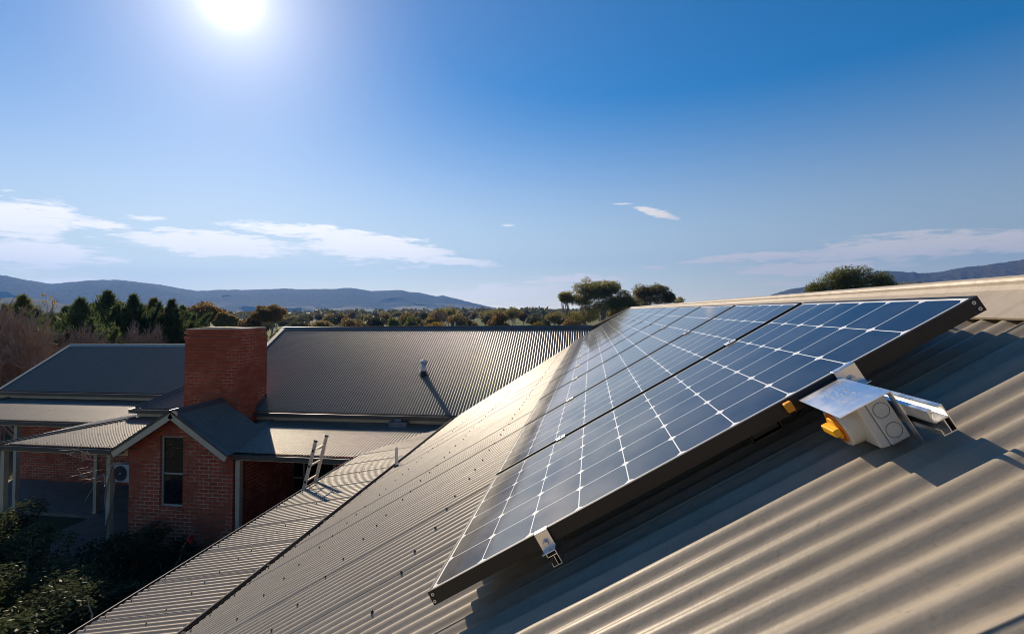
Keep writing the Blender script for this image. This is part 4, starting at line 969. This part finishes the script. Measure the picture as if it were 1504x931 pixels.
# gums beyond the chimney
for i, (px_, py_, w_, ds, b_, lab) in enumerate([
    (302, 438, 62, 78, 4.0, 'golden brown gum tree left above the chimney'), (331, 454, 34, 74, 3.0, 'small golden gum beside the golden brown gum'), (394, 446, 52, 84, 4.0, 'brownish gum tree right above the chimney'), (366, 462, 40, 88, 2.5, 'low dull gum tree behind the chimney top')]):
    gum('gum_tree', lab, 'tree', place(px_, ds), height(px_, py_, ds), wid(w_, ds), b_, 22, 6500, .20, M['gumgold'], 80+i, None, (.13, .22), .7, 2)
for i, (px_, py_, w_, ds, lab) in enumerate([(412, 474, 34, 52, 'round green bush tree by the end of the far ridge'), (378, 478, 30, 50, 'low green bush between the chimney and the far ridge'), (340, 474, 44, 60, 'green bush showing just over the chimney top')]):
    gum('bushy_tree', lab, 'tree', place(px_, ds), height(px_, py_, ds), wid(w_, ds), .5, 16, 4500, .12, M['conifer2'], 90+i, None, (.2, .3), .9)
# belt of trees beyond the far ridge: three shapes, copied
BELT = 'trees in the belt beyond the far ridge'
protos = []
for k, (mk, W_, H_) in enumerate((('gum', 9.0, 9.0), ('wood', 8.0, 7.5), ('gumgold', 7.0, 8.0), ('yellowleaf', 6.0, 6.0))):
    p = gum('belt_tree', 'x', 'tree', (0, 0, GZ), H_, W_, 1.2, 14, 1700, .34, M[mk], 100+k, BELT, (.18, .28), .75); protos.append(p)
LABB = ['olive gum in the band of trees beyond the far ridge', 'dull dark tree in the band beyond the far ridge', 'brown tinged tree in the band beyond the far ridge', 'yellow leaved tree low in the band beyond the far ridge']
g = np.random.default_rng(7); used = [False]*4
for i in range(96):
    px_ = 385+(850-385)*((i*0.6180339)%1.0); ds = float(np.exp(g.uniform(math.log(105), math.log(520))))
    k = int(g.choice(4, p=[.30, .42, .22, .06])); 
    if k == 3 and ds > 260: k = 1
    o = protos[k] if not used[k] else copy_tree(protos[k]); used[k] = True
    o.location = place(px_, ds); s = float(g.uniform(.55, .95)) if k != 3 else .7
    if px_ < 560 and ds < 200: s = min(s, .75)
    o.scale = (s*g.uniform(.85, 1.25), s, s*g.uniform(.85, 1.1)); o.rotation_euler = (0, 0, g.uniform(0, 6.28)); o['label'] = LABB[k]
for i, (px_, py_, w_, ds, lm, lab) in enumerate([(580, 464, 26, 100, 'dome', 'round green tree, left of the pair over the far ridge'), (605, 463, 30, 104, 'dome', 'wider green tree, right of the pair over the far ridge'),
    (742, 470, 20, 120, 'yellowleaf', 'yellow green round tree over the ridge left of the big gum'), (640, 475, 48, 100, 'yellowleaf', 'row of golden bushes just above the far ridge'), (690, 470, 30, 118, 'gumgold', 'rust brown tree over the far ridge'), (838, 466, 40, 108, 'gumgold', 'golden brown bush at the foot of the big gum'), (470, 466, 34, 96, 'gumgold', 'brownish tree over the left part of the far ridge')]):
    gum('ridge_tree', lab, 'tree', place(px_, ds), height(px_, py_, ds), wid(w_, ds), .6, 14, 3200, .20, M[lm], 120+i, None, (.2, .3), .85)
bare('bare_tree', 'tall bare tree standing above the golden bushes', place(641, 110), height(641, 452, 110), 5, 131, M['twig'], None, 4, 2, 3, .5, .03)
# woodland on the plain, far off, as one mass
g = np.random.default_rng(8); nT = 2600; az = g.uniform(-.95, .55, nT); ds = np.exp(g.uniform(math.log(420), math.log(3300), nT))
ok = (np.sin(az*21+np.log(ds)*7)+np.sin(az*47-np.log(ds)*3)) > -.45; az = az[ok]; ds = ds[ok]
cen = np.stack([ds*np.sin(az), ds*np.cos(az), GZ+4.0+0*ds], 1); rd = np.stack([5+4*g.random(len(ds)), 5+4*g.random(len(ds)), 4.5+1.5*g.random(len(ds))], 1)
idx = np.repeat(np.arange(len(ds)), 26); nn_ = len(idx); d = rdirs(g, nn_)
c = cen[idx]+d*rd[idx]*(.5+.5*g.random(nn_))[:, None]; a = rdirs(g, nn_)*1.9; b = np.cross(a, rdirs(g, nn_))
tag(quads_obj('woodland', c, a, b, M['wood']), 'far belt of woodland across the valley floor', 'woodland', kind='stuff')
# far roof and white post beyond the ridge
dh = 130.0; p = at(799, 478, dh)
r = thing('distant_house', 'pale low roof of a distant house just above the far ridge', 'house', (p[0], p[1], GZ))
mb = MB(); w2 = 2.2; zt = p[2]-GZ+.15
mb.box((-w2, -1.5, 0), (w2, 1.5, zt-.5)); mb.build('wall', M['brick'], None).parent = r
mb = MB(); mb.add([(-w2-.3, -1.8, zt-.55), (w2+.3, -1.8, zt-.55), (w2+.3, 1.8, zt-.55), (-w2-.3, 1.8, zt-.55), (-w2, 0, zt), (w2, 0, zt)], [(0, 1, 5, 4), (2, 3, 4, 5), (1, 2, 5), (3, 0, 4), (3, 2, 1, 0)]); mb.build('roof', M['cap'], None).parent = r
p = at(668, 473, 70); mb = MB(); mb.tube((0, 0, 0), (0, 0, p[2]-GZ), .10, .10, 10); mb.tube((0, 0, p[2]-GZ-.12), (0, 0, p[2]-GZ), .13, .13, 10)
o = mb.build('flue_pipe', M['white']); o.location = (p[0], p[1], GZ); tag(o, 'white flue pipe poking up behind the far ridge', 'pipe')

# garden below
def shrub(name, label, loc, H, W, seed, lm, n=5000, leaf=.045, group='shrubs in the shaded garden', ncl=16):
    g = np.random.default_rng(seed); r = thing(name, label, 'shrub', loc, group)
    cen = [(g.normal(0, W*.24), g.normal(0, W*.24), H*g.uniform(.35, .8)) for _ in range(ncl)]; rd = [(W*g.uniform(.16, .26),)*2+(H*g.uniform(.14, .24),) for _ in range(ncl)]
    c, a, b = leaf_faces(g, cen, rd, n, leaf, .3, -.1, .45); c[:, 2] = np.maximum(c[:, 2], .02)
    nl_ = SUN*.9+np.array([0, 0, .35])+g.standard_normal((n, 3))*.42; nl_ /= np.linalg.norm(nl_, axis=1, keepdims=True); la = np.linalg.norm(a, axis=1, keepdims=True)
    a = np.cross(nl_, rdirs(g, n)); a = a/(np.linalg.norm(a, axis=1, keepdims=True)+1e-9)*la; b = np.cross(nl_, a)*.45
    quads_obj('foliage', c, a, b, lm, r); mb = MB()
    for q in cen: branch(mb, (g.normal(0, .06), g.normal(0, .06), 0), q, .022, .006, g, 5, .07, 4)
    mb.build('stems', M['twig'], None).parent = r; return r
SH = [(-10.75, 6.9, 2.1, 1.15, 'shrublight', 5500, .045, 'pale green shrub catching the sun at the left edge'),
      (-13.9, 9.4, 1.5, 1.7, 'shrub', 5000, .05, 'dark shrub beside the leftmost verandah post'), (-12.9, 9.3, 1.35, 1.5, 'shrub', 5000, .06, 'broad leafed shrub in front of the paved verandah'),
      (-9.9, 9.3, 1.45, 1.6, 'shrub', 5000, .05, 'dark shrub against the bay wall under the window'), (-8.7, 9.1, 1.1, 1.5, 'shrub', 4500, .05, 'low shrub at the right foot of the bay wall'),
      (-11.0, 8.0, 1.5, 2.2, 'shrub', 6500, .05, 'wide dark shrub in the middle of the shaded garden'), (-9.3, 7.6, 1.4, 2.2, 'shrub', 6500, .05, 'dark shrub mid garden nearer the verandah gutter'),
      (-8.6, 6.2, 1.5, 2.2, 'shrub', 6500, .05, 'dense dark shrub close to the verandah gutter'), (-10.2, 5.6, 1.25, 2.0, 'shrub', 6500, .045, 'dark shrub at the bottom left corner'), (-12.3, 7.6, 1.2, 2.0, 'shrub', 5500, .05, 'dark shrub behind the pale sunlit one'),
      (-7.6, 7.8, 1.2, 1.8, 'shrub', 5000, .05, 'dark low shrub by the ladder foot'), (-7.6, 5.0, 1.2, 1.8, 'shrub', 5000, .045, 'dark shrub nearest the camera along the gutter'), (-9.6, 4.3, .7, 1.2, 'shrub', 3500, .04, 'low shrub at the very bottom left')]
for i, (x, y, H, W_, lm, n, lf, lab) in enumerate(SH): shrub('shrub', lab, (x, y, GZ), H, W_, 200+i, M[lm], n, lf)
g = np.random.default_rng(300)
r = thing('garden_cane', 'thin reddish cane with a small red flower before the bay wall', 'plant', (-8.75, 8.55, GZ))
t0 = at(283, 776, 12.15); mb = MB(); L_ = np.array(r.location)
mb.path([(0, 0, 0), np.array(at(264, 820, 12.2))-L_, np.array(at(268, 803, 12.2))-L_, np.array(at(278, 788, 12.2))-L_, np.array(at(286, 774, 12.2))-L_], [.012, .010, .009, .007, .004], 6); mb.path([np.array(at(268, 803, 12.2))-L_, np.array(at(273, 801, 12.2))-L_], [.006, .004], 5); mb.build('stem', M['twigred'], None).parent = r
q = np.array(at(280.5, 790, 12.15))-L_; n = 22; c = q+g.standard_normal((n, 3))*.03; a = rdirs(g, n)*.045; b = np.cross(a, rdirs(g, n)); quads_obj('flower', c, a, b, M['flower'], r)
r = thing('garden_cane', 'short pale twig standing beside the verandah gutter', 'plant', (-7.2, 5.9, GZ)); L_ = np.array(r.location); mb = MB()
mb.path([(0, 0, 0), np.array(at(136, 902, 9.3))-L_, np.array(at(131, 890, 9.3))-L_, np.array(at(129, 878, 9.3))-L_], [.012, .010, .009, .005], 6); mb.build('stem', M['twigpale'], None).parent = r
# leafless climber twisting up the corner post
r = thing('climbing_vine', 'leafless vine twisting up the verandah post beside the air conditioner', 'vine', (-11.42, 10.34, GZ)); L_ = np.array(r.location); mb = MB(); ms = MB()
for k in range(2):
    pts = [(math.cos(z*2.6+k*2.4)*.085, math.sin(z*2.6+k*2.4)*.085, z) for z in np.linspace(0, 2.45, 26)]; ms.path(pts, list(np.linspace(.022, .012, 26)), 6)
ms.build('stem', M['twig'], None).parent = r
for z0, ends in ((2.28, [(150, 688), (128, 694), (104, 698)]), (2.12, [(150, 699), (132, 703), (117, 706)]), (2.2, [(153, 697), (157, 706), (153, 715)]), (2.35, [(160, 684), (170, 680), (178, 681)]), (2.42, [(146, 676), (124, 672), (96, 667)]), (2.5, [(140, 668), (112, 660), (84, 661)])):
    pts = [np.array((0, -.07, z0))]
    for k_, (x, y) in enumerate(ends): pts.append(np.array(at(x, y, 14.75-.35*k_))-L_+g.standard_normal(3)*.02)
    mb.path(pts, [.010, .0085, .007, .0045], 5)
    for k_ in range(3):
        q0 = pts[1]+(pts[-1]-pts[1])*g.uniform(.1, .9); mb.path([q0, q0+g.standard_normal(3)*.10+np.array([0, -.05, .02]), q0+g.standard_normal(3)*.16+np.array([0, -.12, .03])], [.006, .005, .003], 4)
mb.build('twigs', M['twigpale'], None).parent = r
